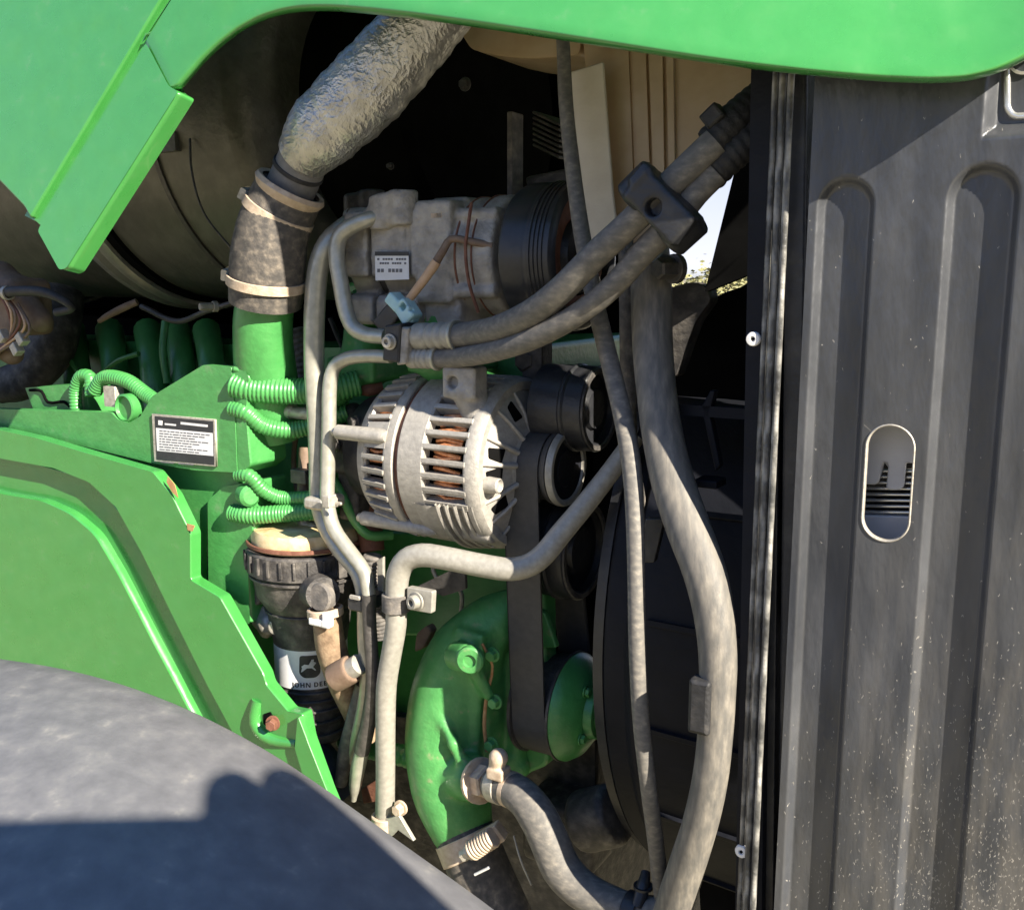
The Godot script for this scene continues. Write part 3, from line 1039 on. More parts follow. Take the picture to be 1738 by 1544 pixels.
	single("fork_bracket", "pale grey forked bracket behind the oblong hole", "bracket", plate(rounded(fk, 0.0015, 3), 0.003, 0.001), M["pale plate"], frame(0.030))

	# ---- post between the bay and the panel
	var po := thing("radiator_post", "black upright post with two white push fasteners beside panel", "post", on(1290, 900, 0.01))
	part(po, "flange", plate(rounded(poly([1277, 20, 1312, 20, 1290, 1760, 1244, 1760], 0.006), 0.002), 0.05, 0.004), M["shroud plastic"], frame(0.006))
	part(po, "return_wall", plate(poly([1308, 20, 1330, 20, 1310, 1760, 1286, 1760], 0.016), 0.02, 0.001), M["black plastic"], frame(0.016))
	var names := ["outer_bead", "middle_bead", "inner_bead"]
	var beads := [[1318, 0.006, 11], [1331, 0.002, 13], [1345, 0.0, 12]]
	for k in 3:
		var b: Array = beads[k]
		var top := on(b[0] + 3, 30, b[1])
		var low := on(b[0], 772, b[1])
		var dn := Vector3(top.x, on(b[0], 1800, b[1]).y, top.z)
		part(po, "seal_bead", tube_raw([top, top.lerp(dn, 0.5), dn], [float(b[2]) * 0.00018, float(b[2]) * 0.00018, float(b[2]) * 0.00018], 12), M["strip rubber"])
	part(po, "panel_edge", plate(poly([1336, 20, 1372, 20, 1352, 1760, 1316, 1760], 0.009), 0.02, 0.002), M["black plastic"], frame(0.009))
	for q in [[1280, 575], [1260, 1443]]:
		var fa := part(po, "push_fastener", lathe([0, 0.0048, 0.0018, 0.0048, 0.003, 0.0042, 0.0032, 0.002, 0.002, 0.0016, 0.002, 0.0], 24), M["white plastic"], along(on(q[0], q[1], 0.006), N))
		part(fa, "centre_pin", lathe([0, 0.0015, 0.0026, 0.0013, 0.0026, 0.0], 4), M["void black"], along(on(q[0], q[1], 0.006), N))

	# ---- latch in the pocket at the top right corner
	var lt := thing("panel_latch", "silver framed latch in the upper corner of black panel", "latch", on(1740, 150, 0.008))
	var lf := frame(0.006)
	var ring := poly([1703, 60, 1703, 186, 1716, 203, 1800, 200, 1800, 60], 0.006)
	ring = rounded(ring, 0.006, 6)
	var li := Geo.new()
	var m := ring.size()
	if area2(ring) < 0:
		ring.reverse()
	for w in [[0.0, -0.006], [0.0, -0.001], [0.001, 0.0], [0.0028, 0.0], [0.0038, -0.001], [0.0038, -0.006]]:
		var p := inset(ring, float(w[0]))
		for e in p:
			li.add(Vector3(e.x, e.y, float(w[1])))
	for k in 5:
		for j in m:
			var b := (j + 1) % m
			li.quad(k * m + j, k * m + b, (k + 1) * m + b, (k + 1) * m + j)
	part(lt, "bezel", li, M["chrome"], lf)
	part(lt, "lower_flap", plate(poly([1713, 132, 1800, 128, 1800, 196, 1713, 196], 0.0085), 0.004, 0.001), M["pale plate"], frame(0.0085))
	part(lt, "upper_flap", plate(poly([1713, 60, 1800, 60, 1800, 122, 1713, 127], 0.009), 0.004, 0.001), M["dark steel"], frame(0.009))
	part(lt, "lock", lathe([0, 0.009, 0.003, 0.009, 0.0034, 0.0075, 0.001, 0.007, 0.001, 0.0], 28), M["chrome"], along(on(1742, 99, 0.009), N))


func panel_paint() -> StandardMaterial3D:
	var w := 1024
	var h := 1024
	var im := Image.create(w, h, false, Image.FORMAT_RGB8)
	var n := FastNoiseLite.new()
	n.seed = 3
	n.frequency = 0.006
	n.fractal_octaves = 5
	var c0 := Vector3(0.033, 0.036, 0.042)
	var c1 := Vector3(0.066, 0.069, 0.075)
	for y in h:
		for x in w:
			var k := clampf(0.5 + n.get_noise_2d(x, y * 0.8) * 0.9, 0.0, 1.0)
			var c := c0.lerp(c1, k)
			var film := clampf((float(y) / h - 0.35) * 1.5, 0.0, 1.0) * clampf(0.15 + float(x) / w, 0.0, 1.0)
			film *= clampf(0.45 + n.get_noise_2d(x * 2.3 + 900.0, y * 1.1) * 1.8, 0.0, 1.0) * 0.72
			c = c.lerp(Vector3(0.15, 0.135, 0.112), film)
			im.set_pixel(x, y, lin(c.x, c.y, c.z))
	# dry scratches and seed husks stuck to the lower half, thickest towards the outer corner
	for k in 42000:
		var x := rng.randf()
		var y := rng.randf()
		var th := clampf((y - 0.45) * 1.9, 0.0, 1.0) * clampf((x + 0.15) * 1.3, 0.0, 1.0)
		if rng.randf() > th * th * 0.8 + 0.006:
			continue
		var a := rng.randf() * TAU
		var ln := 1 + rng.randi() % 7
		var b := 0.16 + rng.randf() * 0.32
		for j in ln:
			a += rng.randf_range(-0.3, 0.3)
			var px := int(x * w + cos(a) * j * 1.0)
			var py := int(y * h + sin(a) * j * 0.6)
			if px >= 0 and py >= 0 and px < w and py < h:
				im.set_pixel(px, py, lin(b, b * 0.93, b * 0.8))
	var m := StandardMaterial3D.new()
	m.resource_name = "panel paint"
	m.albedo_texture = ImageTexture.create_from_image(im)
	m.roughness = 0.34
	m.metallic_specular = 0.6
	m.normal_enabled = true
	m.normal_texture = fine
	m.normal_scale = 0.12
	return m


func shroud() -> void:
	var ro := on(1025, 1120, 0.09) - N * 0.305
	var t := thing("fan_shroud", "dark blue black round fan shroud behind the radiator hose", "fan shroud", ro)
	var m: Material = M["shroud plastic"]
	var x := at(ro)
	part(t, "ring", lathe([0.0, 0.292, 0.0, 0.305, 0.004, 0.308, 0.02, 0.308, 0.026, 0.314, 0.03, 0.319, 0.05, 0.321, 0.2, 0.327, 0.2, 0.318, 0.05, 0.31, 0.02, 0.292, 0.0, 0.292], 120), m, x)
	part(t, "rear_lip", lathe([-0.012, 0.296, -0.012, 0.302, -0.002, 0.304, 0.0, 0.296], 120), M["black plastic"], x)
	for k in 22:
		var an := TAU * k / 22.0
		var b := Transform3D(Basis(Vector3.RIGHT, an), Vector3.ZERO)
		part(t, "stiffener", box(0.12, 0.03, 0.005, 0.001), m, x * b * Transform3D(Basis(Vector3.BACK, 0.04), Vector3(0.105, 0.312, 0)))
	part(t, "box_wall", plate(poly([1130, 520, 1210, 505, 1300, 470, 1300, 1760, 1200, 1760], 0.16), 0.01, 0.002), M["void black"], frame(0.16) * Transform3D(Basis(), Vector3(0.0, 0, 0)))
	# bracket and ledge on the shroud between hose and post
	part(t, "ledge", box(0.085, 0.008, 0.05, 0.002), M["shroud plastic"], at(on(1190, 690, 0.085)))
	part(t, "clip_arm", plate(rounded(poly([1190, 690, 1206, 662, 1214, 664, 1204, 700, 1222, 790, 1214, 800], 0.06), 0.001), 0.008, 0.001), m, frame(0.06))
	part(t, "tab", box(0.018, 0.006, 0.02, 0.001), M["shroud plastic"], at(on(1205, 818, 0.06)))
	part(t, "channel", plate(rounded(poly([1096, 880, 1128, 880, 1110, 955, 1082, 955], 0.05), 0.001), 0.006, 0.001), M["black plastic"], frame(0.05))
	# core that closes the front of the shroud
	var core := thing("radiator_core", "black radiator core in shade beyond the fan shroud", "radiator", ro + A * 0.26)
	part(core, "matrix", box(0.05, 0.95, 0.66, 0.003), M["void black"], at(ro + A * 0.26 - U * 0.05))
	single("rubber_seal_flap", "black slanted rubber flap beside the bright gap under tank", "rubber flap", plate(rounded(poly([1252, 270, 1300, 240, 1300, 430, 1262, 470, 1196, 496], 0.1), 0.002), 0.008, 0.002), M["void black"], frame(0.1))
	# fan with seven curved blades, in the dark of the ring
	var fan := thing("cooling_fan", "black engine cooling fan deep inside the round shroud", "fan", ro + A * 0.03)
	var fx := at(ro + A * 0.03)
	part(fan, "hub", lathe([-0.04, 0.0, -0.04, 0.05, -0.03, 0.07, 0.03, 0.07, 0.03, 0.0], 32), M["black plastic"], fx)
	for k in 7:
		var b := Transform3D(Basis(Vector3.RIGHT, TAU * k / 7.0), Vector3.ZERO)
		part(fan, "blade", box(0.075, 0.21, 0.004, 0.001, 0.01), M["black plastic"], fx * b * Transform3D(Basis(Vector3.UP, 0.9), Vector3(0, 0.165, 0)))


func fender() -> void:
	# the front wheel's plastic mudguard: rows run from the far, rolled edge towards the camera
	var rim := [-260, 1090, 0.66, 0, 1116, 0.635, 150, 1142, 0.615, 300, 1192, 0.595, 450, 1268, 0.575, 560, 1340, 0.562, 680, 1425, 0.55, 850, 1548, 0.535, 1010, 1680, 0.52, 1150, 1830, 0.50]
	var p := []
	var r := []
	for k in range(0, rim.size(), 3):
		p.append(P(rim[k], rim[k + 1], rim[k + 2]))
		r.append(0.0)
	var q: Array = smooth_path(p, r, 0.012)[0]
	var g := Geo.new()
	var inn := C.basis * Vector3(0.0, -0.35, 1.0).normalized()     # across the guard, towards the viewer
	var rows := [[0.004, -0.05], [0.001, -0.022], [0.0, -0.006], [0.002, 0.0], [0.008, 0.0045], [0.02, 0.0075], [0.05, 0.010], [0.09, 0.0105], [0.14, 0.008], [0.20, 0.002], [0.27, -0.008], [0.34, -0.03]]
	for k in q.size():
		var t: Vector3 = ((q[mini(k + 1, q.size() - 1)] as Vector3) - (q[maxi(k - 1, 0)] as Vector3)).normalized()
		var up := t.cross(inn).normalized()
		if up.y < 0:
			up = -up
		for w in rows:
			g.add((q[k] as Vector3) + inn * float(w[0]) + up * float(w[1]), Vector2(k * 0.02, float(w[0]) * 2.0))
	var nr := rows.size()
	for k in q.size() - 1:
		for j in nr - 1:
			g.quad(k * nr + j, k * nr + j + 1, (k + 1) * nr + j + 1, (k + 1) * nr + j)
	var m := mat("fender plastic", [0.0, lin(0.10, 0.10, 0.104), 0.5, lin(0.125, 0.125, 0.129), 0.76, lin(0.145, 0.144, 0.144), 1.0, lin(0.22, 0.21, 0.195)], 0.42, 0.0, 8.0, 0.1, 0.02)
	single("wheel_fender", "grey dusty black plastic mudguard curving across the lower corner", "mudguard", g, m)


func brackets_left() -> void:
	var m: Material = M["engine paint"]
	var h: Material = M["hood paint"]
	# ---- bracket plate that carries the data plate
	var t := thing("engine_bracket", "green bracket plate carrying the data plate and ribbed cable looms", "bracket", on(250, 740, 0.05))
	var o := [-420, 682, 0, 694, 188, 700, 200, 712, 218, 718, 238, 706, 258, 672, 345, 619, 392, 622, 398, 700, 402, 802, 330, 798, 258, 786, 120, 752, 0, 726, -420, 726]
	part(t, "face_plate", plate(rounded(poly(o, 0.045), 0.003), 0.012, 0.002), m, frame(0.045))
	part(t, "end_flange", plate(rounded(poly([388, 621, 412, 622, 422, 640, 416, 700, 424, 790, 404, 806, 394, 700], 0.046), 0.003), 0.05, 0.004), m, frame(0.046))
	part(t, "top_lip", tube([398, 626, 0.047, 10, 412, 630, 0.05, 12, 424, 642, 0.056, 12], 10), m)
	part(t, "step_plate", plate(rounded(poly([225, 770, 405, 796, 405, 838, 352, 848, 350, 1010, 300, 1000], 0.058), 0.004), 0.02, 0.004), m, frame(0.058))
	part(t, "side_column", plate(rounded(poly([352, 850, 378, 826, 424, 818, 428, 905, 420, 950, 424, 1060, 354, 1040], 0.052), 0.004), 0.05, 0.006), m, frame(0.052))
	part(t, "plug", lathe([0, 0.011, 0.012, 0.011, 0.015, 0.008, 0.015, 0.0], 20), m, along(on(416, 838, 0.055), A + N * 0.4))
	var pocket := part(t, "pocket_ring", lathe([-0.01, 0.015, 0.003, 0.015, 0.004, 0.013, 0.0, 0.012, 0.0, 0.0], 28), m, along(on(214, 692, 0.05), N))
	part(t, "cable_cover", plate(rounded(poly([42, 658, 128, 652, 146, 668, 150, 705, 60, 705], 0.075), 0.002), 0.04, 0.003), m, frame(0.075))
	part(t, "cover_gasket", tube([50, 662, 0.074, 5, 70, 664, 0.074, 5, 80, 682, 0.074, 5, 108, 682, 0.074, 5, 120, 692, 0.074, 5], 8), M["void black"])
	part(t, "cable_clip", box(0.018, 0.022, 0.012, 0.002), M["zinc"], at(on(193, 672, 0.06)))
	var seats := [[130, 706, 128, 660, 138, 638, 152, 640, 154, 672, 0.066, 22], [160, 664, 176, 642, 214, 646, 246, 668, 276, 690, 0.062, 26]]
	for s in seats:
		part(t, "ribbed_loom", loom([s[0], s[1], s[10], s[11], s[2], s[3], s[10], s[11], s[4], s[5], s[10], s[11], s[6], s[7], s[10], s[11], s[8], s[9], s[10] - 0.004, s[11]]), m)
	# data plate
	var dp := part(t, "data_plate", plate(poly([257, 702, 364, 712, 366, 792, 261, 783], 0.0425), 0.0025, 0.0004), M["zinc"], frame(0.0425))
	part(dp, "dark_print", plate(poly([262, 706, 361, 715, 363, 789, 265, 780], 0.0422), 0.0004, 0.0001), M["label black"], frame(0.0422))
	part(dp, "white_field", plate(poly([264, 726, 360, 735, 362, 774, 266, 765], 0.0420), 0.0003, 0.0001), M["label white"], frame(0.0420))
	var ln := Geo.new()
	for k in 8:
		var y := 730.0 + k * 4.5
		var wx := 270.0
		while wx < 350.0 - (k % 3) * 12.0:
			var ww := 3.0 + rng.randf() * 9.0
			var sl := (wx - 270.0) * 0.09
			ln.join(plate(poly([wx, y + sl, wx + ww, y + sl + ww * 0.09, wx + ww, y + sl + ww * 0.09 + 1.6, wx, y + sl + 1.6], 0.0418), 0.0002, 0.00005))
			wx += ww + 1.6
	for k in 2:
		ln.join(plate(poly([272 + k * 30, 783 + k * 2.6, 294 + k * 34, 785 + k * 2.8, 294 + k * 34, 787 + k * 2.8, 272 + k * 30, 785 + k * 2.6], 0.0418), 0.0002, 0.00005))
	part(dp, "printed_lines", ln, M["print grey"], frame(0.0418)).set_meta("kind", "stuff")
	part(dp, "printed_title", plate(poly([306, 716, 352, 721, 352, 725, 306, 720], 0.0420), 0.0002, 0.00005), M["label white"], frame(0.0420))
	part(dp, "printed_emblem", plate(poly([268, 713, 275, 714, 275, 722, 268, 721], 0.0420), 0.0002, 0.00005), M["label white"], frame(0.0420))
	part(dp, "printed_title", plate(poly([279, 718, 298, 720, 298, 723, 279, 721], 0.0420), 0.0002, 0.00005), M["label white"], frame(0.0420))

	# ---- ribbed looms that leave the bracket towards the engine
	var g := "green ribbed cable looms leaving the bracket"
	single("cable_loom", "thick green ribbed loom, topmost, running behind the steel pipes", "cable loom", loom([396, 652, 0.05, 46, 425, 660, 0.055, 46, 500, 664, 0.075, 46, 560, 660, 0.09, 46, 610, 650, 0.11, 46], 0.0040), m, Transform3D(), g)
	single("cable_loom", "green ribbed loom sagging below the thick topmost loom", "cable loom", loom([392, 692, 0.048, 28, 418, 700, 0.05, 30, 446, 722, 0.06, 30, 490, 730, 0.075, 30, 530, 722, 0.09, 30, 590, 700, 0.11, 30]), m, Transform3D(), g)
	single("cable_loom", "thin green ribbed loom curving down above the lowest loom", "cable loom", loom([402, 806, 0.05, 24, 424, 808, 0.05, 25, 448, 832, 0.06, 25, 474, 844, 0.07, 25, 560, 842, 0.085, 25]), m, Transform3D(), g)
	single("cable_loom", "straight green ribbed loom just above the amber filter cap", "cable loom", loom([392, 870, 0.05, 31, 420, 874, 0.052, 31, 470, 872, 0.065, 31, 560, 866, 0.085, 31]), m, Transform3D(), g)
	single("hose_fitting", "short grey fitting between green looms beside the steel pipes", "fitting", tube([468, 696, 0.085, 26, 496, 698, 0.085, 27, 500, 700, 0.085, 22, 530, 702, 0.085, 22], 16), M["zinc"])

	# ---- lower side guard: flange, channel and raised field
	var w := thing("side_guard", "large glossy green guard panel with curved pressed channel", "guard panel", on(200, 1000, 0.03))
	var edge := [-420, 636, 0, 730, 60, 743, 150, 770, 258, 801, 290, 840, 322, 906, 322, 984, 372, 1014, 446, 1146, 450, 1162, 488, 1208, 512, 1212, 520, 1256, 552, 1345, 640, 1560]
	var inner := [-420, 700, -100, 762, 0, 778, 90, 794, 150, 818, 196, 860, 240, 938, 290, 1040, 350, 1160, 420, 1290, 480, 1400, 560, 1560]
	var flange := edge.duplicate()
	for k in range(inner.size() - 2, -2, -2):
		flange.append(inner[k])
		flange.append(inner[k + 1])
	part(w, "flange", plate(rounded(poly(flange, 0.024), 0.003), 0.014, 0.003), h, frame(0.024))
	var fld := [-420, 760, -120, 810, 0, 838, 70, 850, 118, 872, 160, 908, 200, 976, 250, 1074, 300, 1168, 352, 1268, 420, 1400, 480, 1560, -420, 1760]
	part(w, "channel_floor", plate(poly([-420, 690, 0, 770, 160, 815, 250, 930, 430, 1280, 570, 1570, 300, 1700, -420, 1760], 0.036), 0.006, 0.001), h, frame(0.036))
	part(w, "raised_field", plate(rounded(poly(fld, 0.024), 0.012, 5), 0.014, 0.009, 6), h, frame(0.024))
	part(w, "chipped_edge", plate(poly([284, 808, 296, 822, 302, 845, 292, 836, 282, 818], 0.0236), 0.0004, 0.0001), M["rusty edge"], frame(0.0236))
	part(w, "chipped_edge", plate(poly([316, 888, 330, 892, 326, 902, 318, 900], 0.0236), 0.0004, 0.0001), M["rusty edge"], frame(0.0236))
	part(w, "rib", tube([440, 1188, 0.028, 26, 434, 1225, 0.024, 24, 452, 1250, 0.024, 22, 505, 1262, 0.026, 18], 12), h)
	part(w, "slot_shadow", plate(rounded(poly([446, 1212, 458, 1208, 466, 1222, 456, 1236, 446, 1228], 0.0232), 0.001), 0.001, 0.0002), M["void black"], frame(0.0232))
	part(w, "bolt", bolt(0.0055, 0.009), M["rust brown"], along(on(464, 1226, 0.023), N + A * 0.4))
	part(w, "lower_lip", plate(rounded(poly([505, 1216, 520, 1256, 556, 1348, 600, 1470, 560, 1470, 500, 1270], 0.018), 0.002), 0.006, 0.002), h, frame(0.018))

	# ---- weathered wiring and fittings at the left edge
	var c := thing("wiring_cluster", "dirty brown wiring harness cluster under the canister at the edge", "wiring harness", on(40, 530, 0.1))
	part(c, "body", blob([["b", at(on(15, 520, 0.12)), Vector3(0.05, 0.035, 0.03), 0.01], ["c", on(0, 470, 0.11), on(70, 545, 0.11), 0.02, 0.014], ["c", on(-30, 560, 0.11), on(20, 600, 0.1), 0.02, 0.014]], 0.004, 0.012), M["brown sleeve"])
	part(c, "black_cable", tube([-20, 500, 0.08, 18, 30, 494, 0.075, 18, 75, 496, 0.075, 17, 108, 510, 0.08, 14, 122, 522, 0.085, 13, 95, 530, 0.085, 14], 12), M["black rubber"])
	part(c, "tie", lathe([-0.003, 0.0065, -0.003, 0.0085, 0.003, 0.0085, 0.003, 0.0065], 16), M["zinc"], along(on(12, 497, 0.077), A))
	for k in 6:
		part(c, "wire", tube([-30 + k * 12, 470 + k * 9, 0.085, 5, 10 + k * 8, 520 + k * 8, 0.075, 5, 20 - k * 5, 570 + k * 6, 0.08, 5, -30, 600 + k * 8, 0.09, 5], 7), [M["rust brown"], M["tan sleeve"], M["brown sleeve"]][k % 3])
	for q in [[37, 575], [28, 592], [5, 570]]:
		part(c, "connector", box(0.011, 0.014, 0.01, 0.001), M["zinc"], at(on(q[0], q[1], 0.075)) * Transform3D(Basis(Vector3.BACK, 0.6), Vector3.ZERO))
	single("sensor_stub", "small grey brown sensor stub hanging below the olive canister", "sensor", tube([168, 545, 0.16, 8, 180, 537, 0.16, 11, 205, 524, 0.17, 13, 232, 512, 0.18, 12], 10), M["brown sleeve"])
	single("bell_cover", "curved green bell housing edge behind the brown wiring", "cover", tube([0, 655, 0.2, 60, 45, 640, 0.2, 70, 85, 590, 0.22, 80, 95, 500, 0.25, 90], 14), M["dusty black"])


func foil_pipe() -> void:
	var a := px_path([790, -60, 0.075, 128, 715, 45, 0.07, 130, 617, 155, 0.06, 136, 548, 222, 0.055, 124, 513, 266, 0.058, 92])
	var b := smooth_path(a[0], a[1], 0.004)
	var q: Array = b[0]
	var s: Array = b[1]
	# foil is creased: radii wander ring by ring and facet by facet
	for k in s.size():
		s[k] *= 1.0 + 0.018 * sin(k * 0.9) + 0.012 * sin(k * 2.3 + 1.0)
	var t := thing("foil_wrapped_pipe", "silver crinkled foil wrapped pipe slanting down from the hood", "pipe", a[0][2])
	part(t, "foil_sleeve", tube_raw(q, s, 48, true, 0.007), M["foil"])
	var neck := tube([520, 256, 0.058, 84, 505, 292, 0.06, 84, 488, 330, 0.062, 84], 28)
	part(t, "rubber_sleeve", neck, M["sleeve grey"])
	var e1 := on(506, 288, 0.06)
	part(t, "sleeve_edge", band(0.0228, 0.004, 0.001, 36), M["black rubber"], along(e1, on(488, 330, 0.062) - on(520, 256, 0.058)))

	# rubber elbow with its clamps
	var hose := thing("rubber_elbow", "dusty black rubber elbow joining foil pipe to green pipe", "hose", on(455, 420, 0.06))
	part(hose, "elbow_body", tube([492, 322, 0.062, 116, 478, 350, 0.06, 118, 462, 395, 0.056, 124, 455, 440, 0.056, 128, 452, 485, 0.058, 126, 450, 514, 0.06, 122], 32), M["elbow rubber"])
	var d1 := on(478, 352, 0.06) - on(496, 312, 0.062)
	var lipr := 57.0 * dep(on(488, 325, 0.06)) / F
	part(hose, "lip_ring", lathe([-0.003, lipr * 0.9, -0.004, lipr + 0.001, 0.0, lipr + 0.003, 0.004, lipr + 0.001, 0.008, lipr * 0.95], 40), M["clamp tan"], along(on(492, 321, 0.06), d1))
	var g := "worm drive clamps on the rubber elbow"
	var spots := [[472, 362, 0.059, 60.5, "tan worm drive hose clamp near the top of rubber elbow"], [452, 478, 0.057, 65.5, "dusty worm drive hose clamp near the bottom of rubber elbow"]]
	for k in 2:
		var p := on(spots[k][0], spots[k][1], spots[k][2])
		var r: float = float(spots[k][3]) * dep(p) / F
		var dir := d1 if k == 0 else on(451, 514, 0.06) - on(455, 445, 0.056)
		var x := along(p, dir, N)
		var cl := thing("hose_clamp", spots[k][4], "hose clamp", p, g)
		var wc := worm_clamp(r, 0.009, 0.0)
		var left := -A + N * 0.35
		var yy := (left - x.basis.x * left.dot(x.basis.x)).normalized()
		var xx := Transform3D(Basis(x.basis.x, yy, x.basis.x.cross(yy)), p)
		part(cl, "band", wc[0], M["clamp tan"], xx)
		part(cl, "screw", wc[1], M["zinc"], xx)
		var teeth := Geo.new()
		for j in 22:
			teeth.join(box(0.006, 0.0008, 0.0012, 0.0002, 0.0), Transform3D(Basis(Vector3.RIGHT, 0.35 + j * 0.055), Vector3.ZERO) * Transform3D(Basis(), Vector3(0, r + 0.0008, 0)))
		part(cl, "slots", teeth, M["dark steel"], xx).set_meta("kind", "stuff")
	single("intake_pipe", "green painted steel pipe standing below the rubber elbow", "pipe", tube([450, 505, 0.062, 98, 446, 560, 0.066, 100, 452, 640, 0.08, 104, 470, 730, 0.1, 108], 30), M["engine paint"])
	single("grey_bellows", "grey ribbed bellows half hidden behind the steel pipes", "bellows", loom([500, 560, 0.15, 40, 520, 620, 0.15, 44, 530, 700, 0.15, 44], 0.006, 0.15, 20), M["grey hose"])


func compressor() -> void:
	var o := on(722, 438, 0.15)
	var L := func(a: float, b: float, c: float) -> Vector3: return o + A * a + U * b + N * c
	var t := thing("ac_compressor", "grey cast alloy air conditioning compressor with black pulley", "compressor", o)
	var m: Material = M["cast alloy"]
	part(t, "body", blob([
		["y", L.call(-0.058, 0, 0), L.call(-0.028, 0, 0), 0.048, 0.006], ["y", L.call(-0.02, 0, 0), L.call(0.06, 0, 0), 0.046, 0.004], ["y", L.call(0.055, 0, 0), L.call(0.085, 0, 0), 0.051, 0.003], ["y", L.call(0.085, 0, 0), L.call(0.108, 0, 0), 0.0545, 0.004], ["y", L.call(0.068, 0.0, 0), L.call(0.074, 0, 0), 0.0535, 0.001], ["y", L.call(0.06, 0.036, 0.04), L.call(0.108, 0.036, 0.04), 0.006, 0.002], ["y", L.call(0.06, -0.03, 0.045), L.call(0.108, -0.03, 0.045), 0.006, 0.002], ["-b", at(L.call(-0.012, -0.036, 0.058)), Vector3(0.024, 0.003, 0.004), 0.001], ["-b", at(L.call(0.046, 0.02, 0.056)), Vector3(0.012, 0.010, 0.004), 0.001],
		["b", at(L.call(-0.012, 0.012, 0.022)), Vector3(0.042, 0.030, 0.034), 0.004], ["b", at(L.call(0.046, 0.004, 0.036)), Vector3(0.02, 0.045, 0.018), 0.004],
		["b", at(L.call(0.045, 0.045, 0.01)), Vector3(0.02, 0.008, 0.016), 0.003], ["b", at(L.call(-0.015, -0.048, 0.02)), Vector3(0.042, 0.014, 0.03), 0.006], ["b", at(L.call(0.05, -0.052, 0.02)), Vector3(0.02, 0.016, 0.026), 0.006],
		["y", L.call(-0.062, 0.0, 0.050), L.call(0.0, 0.0, 0.050), 0.007, 0.002], ["y", L.call(-0.062, 0.04, 0.034), L.call(0.0, 0.04, 0.034), 0.007, 0.002], ["y", L.call(-0.062, -0.04, 0.034), L.call(0.0, -0.04, 0.034), 0.007, 0.002],
		["-y", L.call(-0.0265, 0, 0), L.call(-0.0215, 0, 0), 0.08, 0.001], ["-b", at(L.call(0.02, 0.02, 0.062)), Vector3(0.003, 0.05, 0.008), 0.001],
	], 0.0024, 0.0032), m)
	part(t, "core", lathe([-0.05, 0.0, -0.05, 0.042, 0.1, 0.042, 0.1, 0.0], 32), M["dark steel"], at(o))
	part(t, "split_line", band(0.0532, 0.0022, 0.0012, 48), M["rust brown"], at(o + A * 0.07))
	part(t, "split_line", band(0.0545, 0.0014, 0.0010, 48), M["rust brown"], at(o + A * 0.088))
	for k in 3:
		part(t, "bolt", bolt(0.005, 0.006, true), M["zinc"], along(L.call(-0.062, [0.0, 0.04, -0.04][k], [0.050, 0.034, 0.034][k]), -A))
	part(t, "brass_plug", box(0.014, 0.006, 0.008, 0.001), M["clamp tan"], at(on(745, 366, 0.1)))
	# maker's label
	var lf := at(L.call(-0.012, -0.002, 0.0595))
	var lb := part(t, "label", plate(poly_in([636, 432, 693, 432, 694, 474, 637, 476], lf), 0.0006, 0.0001), M["label white"], lf)
	var l2 := Transform3D(lf.basis, lf.origin + N * 0.0004)
	part(lb, "dark_header", plate(poly_in([636, 427, 693, 427, 693, 434, 636, 434], l2), 0.0005, 0.0001), M["label black"], l2)
	var pr := Geo.new()
	for row in [[438.0, 3.4, 11], [445.0, 3.4, 12], [456.0, 6.0, 8]]:
		for k in int(row[2]):
			if (k * 7 + int(row[0])) % 5 == 0:
				continue
			var x := 640.0 + k * 50.0 / float(row[2])
			var w := 36.0 / float(row[2])
			pr.join(plate(poly_in([x, row[0], x + w, row[0], x + w, row[0] + row[1], x, row[0] + row[1]], l2), 0.0003, 0.00005))
	part(lb, "printed_characters", pr, M["print grey"], l2).set_meta("kind", "stuff")
	# hose manifold blocks on top
	var p1 := on(650, 358, 0.098)
	var p2 := on(686, 350, 0.098)
	part(t, "manifold_block", blob([["y", p1 - U * 0.017, p1 + U * 0.013, 0.0125, 0.002], ["y", p2 - U * 0.017, p2 + U * 0.014, 0.0125, 0.002], ["y", p1 + U * 0.002, p1.lerp(on(625, 372, 0.1), 1.0), 0.009, 0.003], ["b", at(p1.lerp(p2, 0.5)), Vector3(0.012, 0.013, 0.010), 0.003], ["-y", p2 + U * 0.009, p2 + U * 0.02, 0.006, 0.001]], 0.0018, 0.006), M["cast alloy"])
	part(t, "manifold_bolt", bolt(0.0042, 0.004, true), M["zinc"], along(p2 + U * 0.0085, U))
	var p3 := on(606, 352, 0.14)
	part(t, "manifold_block", blob([["y", p3 - U * 0.02, p3 + U * 0.012, 0.013, 0.002], ["y", p3 + A * 0.02 - U * 0.02, p3 + A * 0.02 + U * 0.016, 0.012, 0.002], ["b", at(p3 + A * 0.01), Vector3(0.014, 0.012, 0.01), 0.003]], 0.002, 0.006), M["dark steel"])
	# clutch pulley
	var q := at(o + A * 0.122)
	var pu := part(t, "clutch_pulley", lathe([-0.004, 0.03, -0.004, 0.058, -0.002, 0.062, 0.002, 0.0635, 0.020, 0.0635, 0.021, 0.0628, 0.024, 0.0628, 0.025, 0.0635, 0.046, 0.0635, 0.049, 0.061, 0.050, 0.057, 0.044, 0.055, 0.036, 0.053, 0.036, 0.034, 0.040, 0.032, 0.040, 0.0], 72), M["pulley black"], q)
	for gr in [0.004, 0.008, 0.012, 0.016]:
		part(pu, "groove_ridge", band(0.0638, 0.0016, 0.0008, 72), M["pulley black"], q * Transform3D(Basis(), Vector3(gr + 0.024, 0, 0)))
	part(pu, "hub_ring", lathe([0.036, 0.050, 0.041, 0.050, 0.042, 0.048, 0.042, 0.034, 0.036, 0.034], 48), M["rust brown"], q)
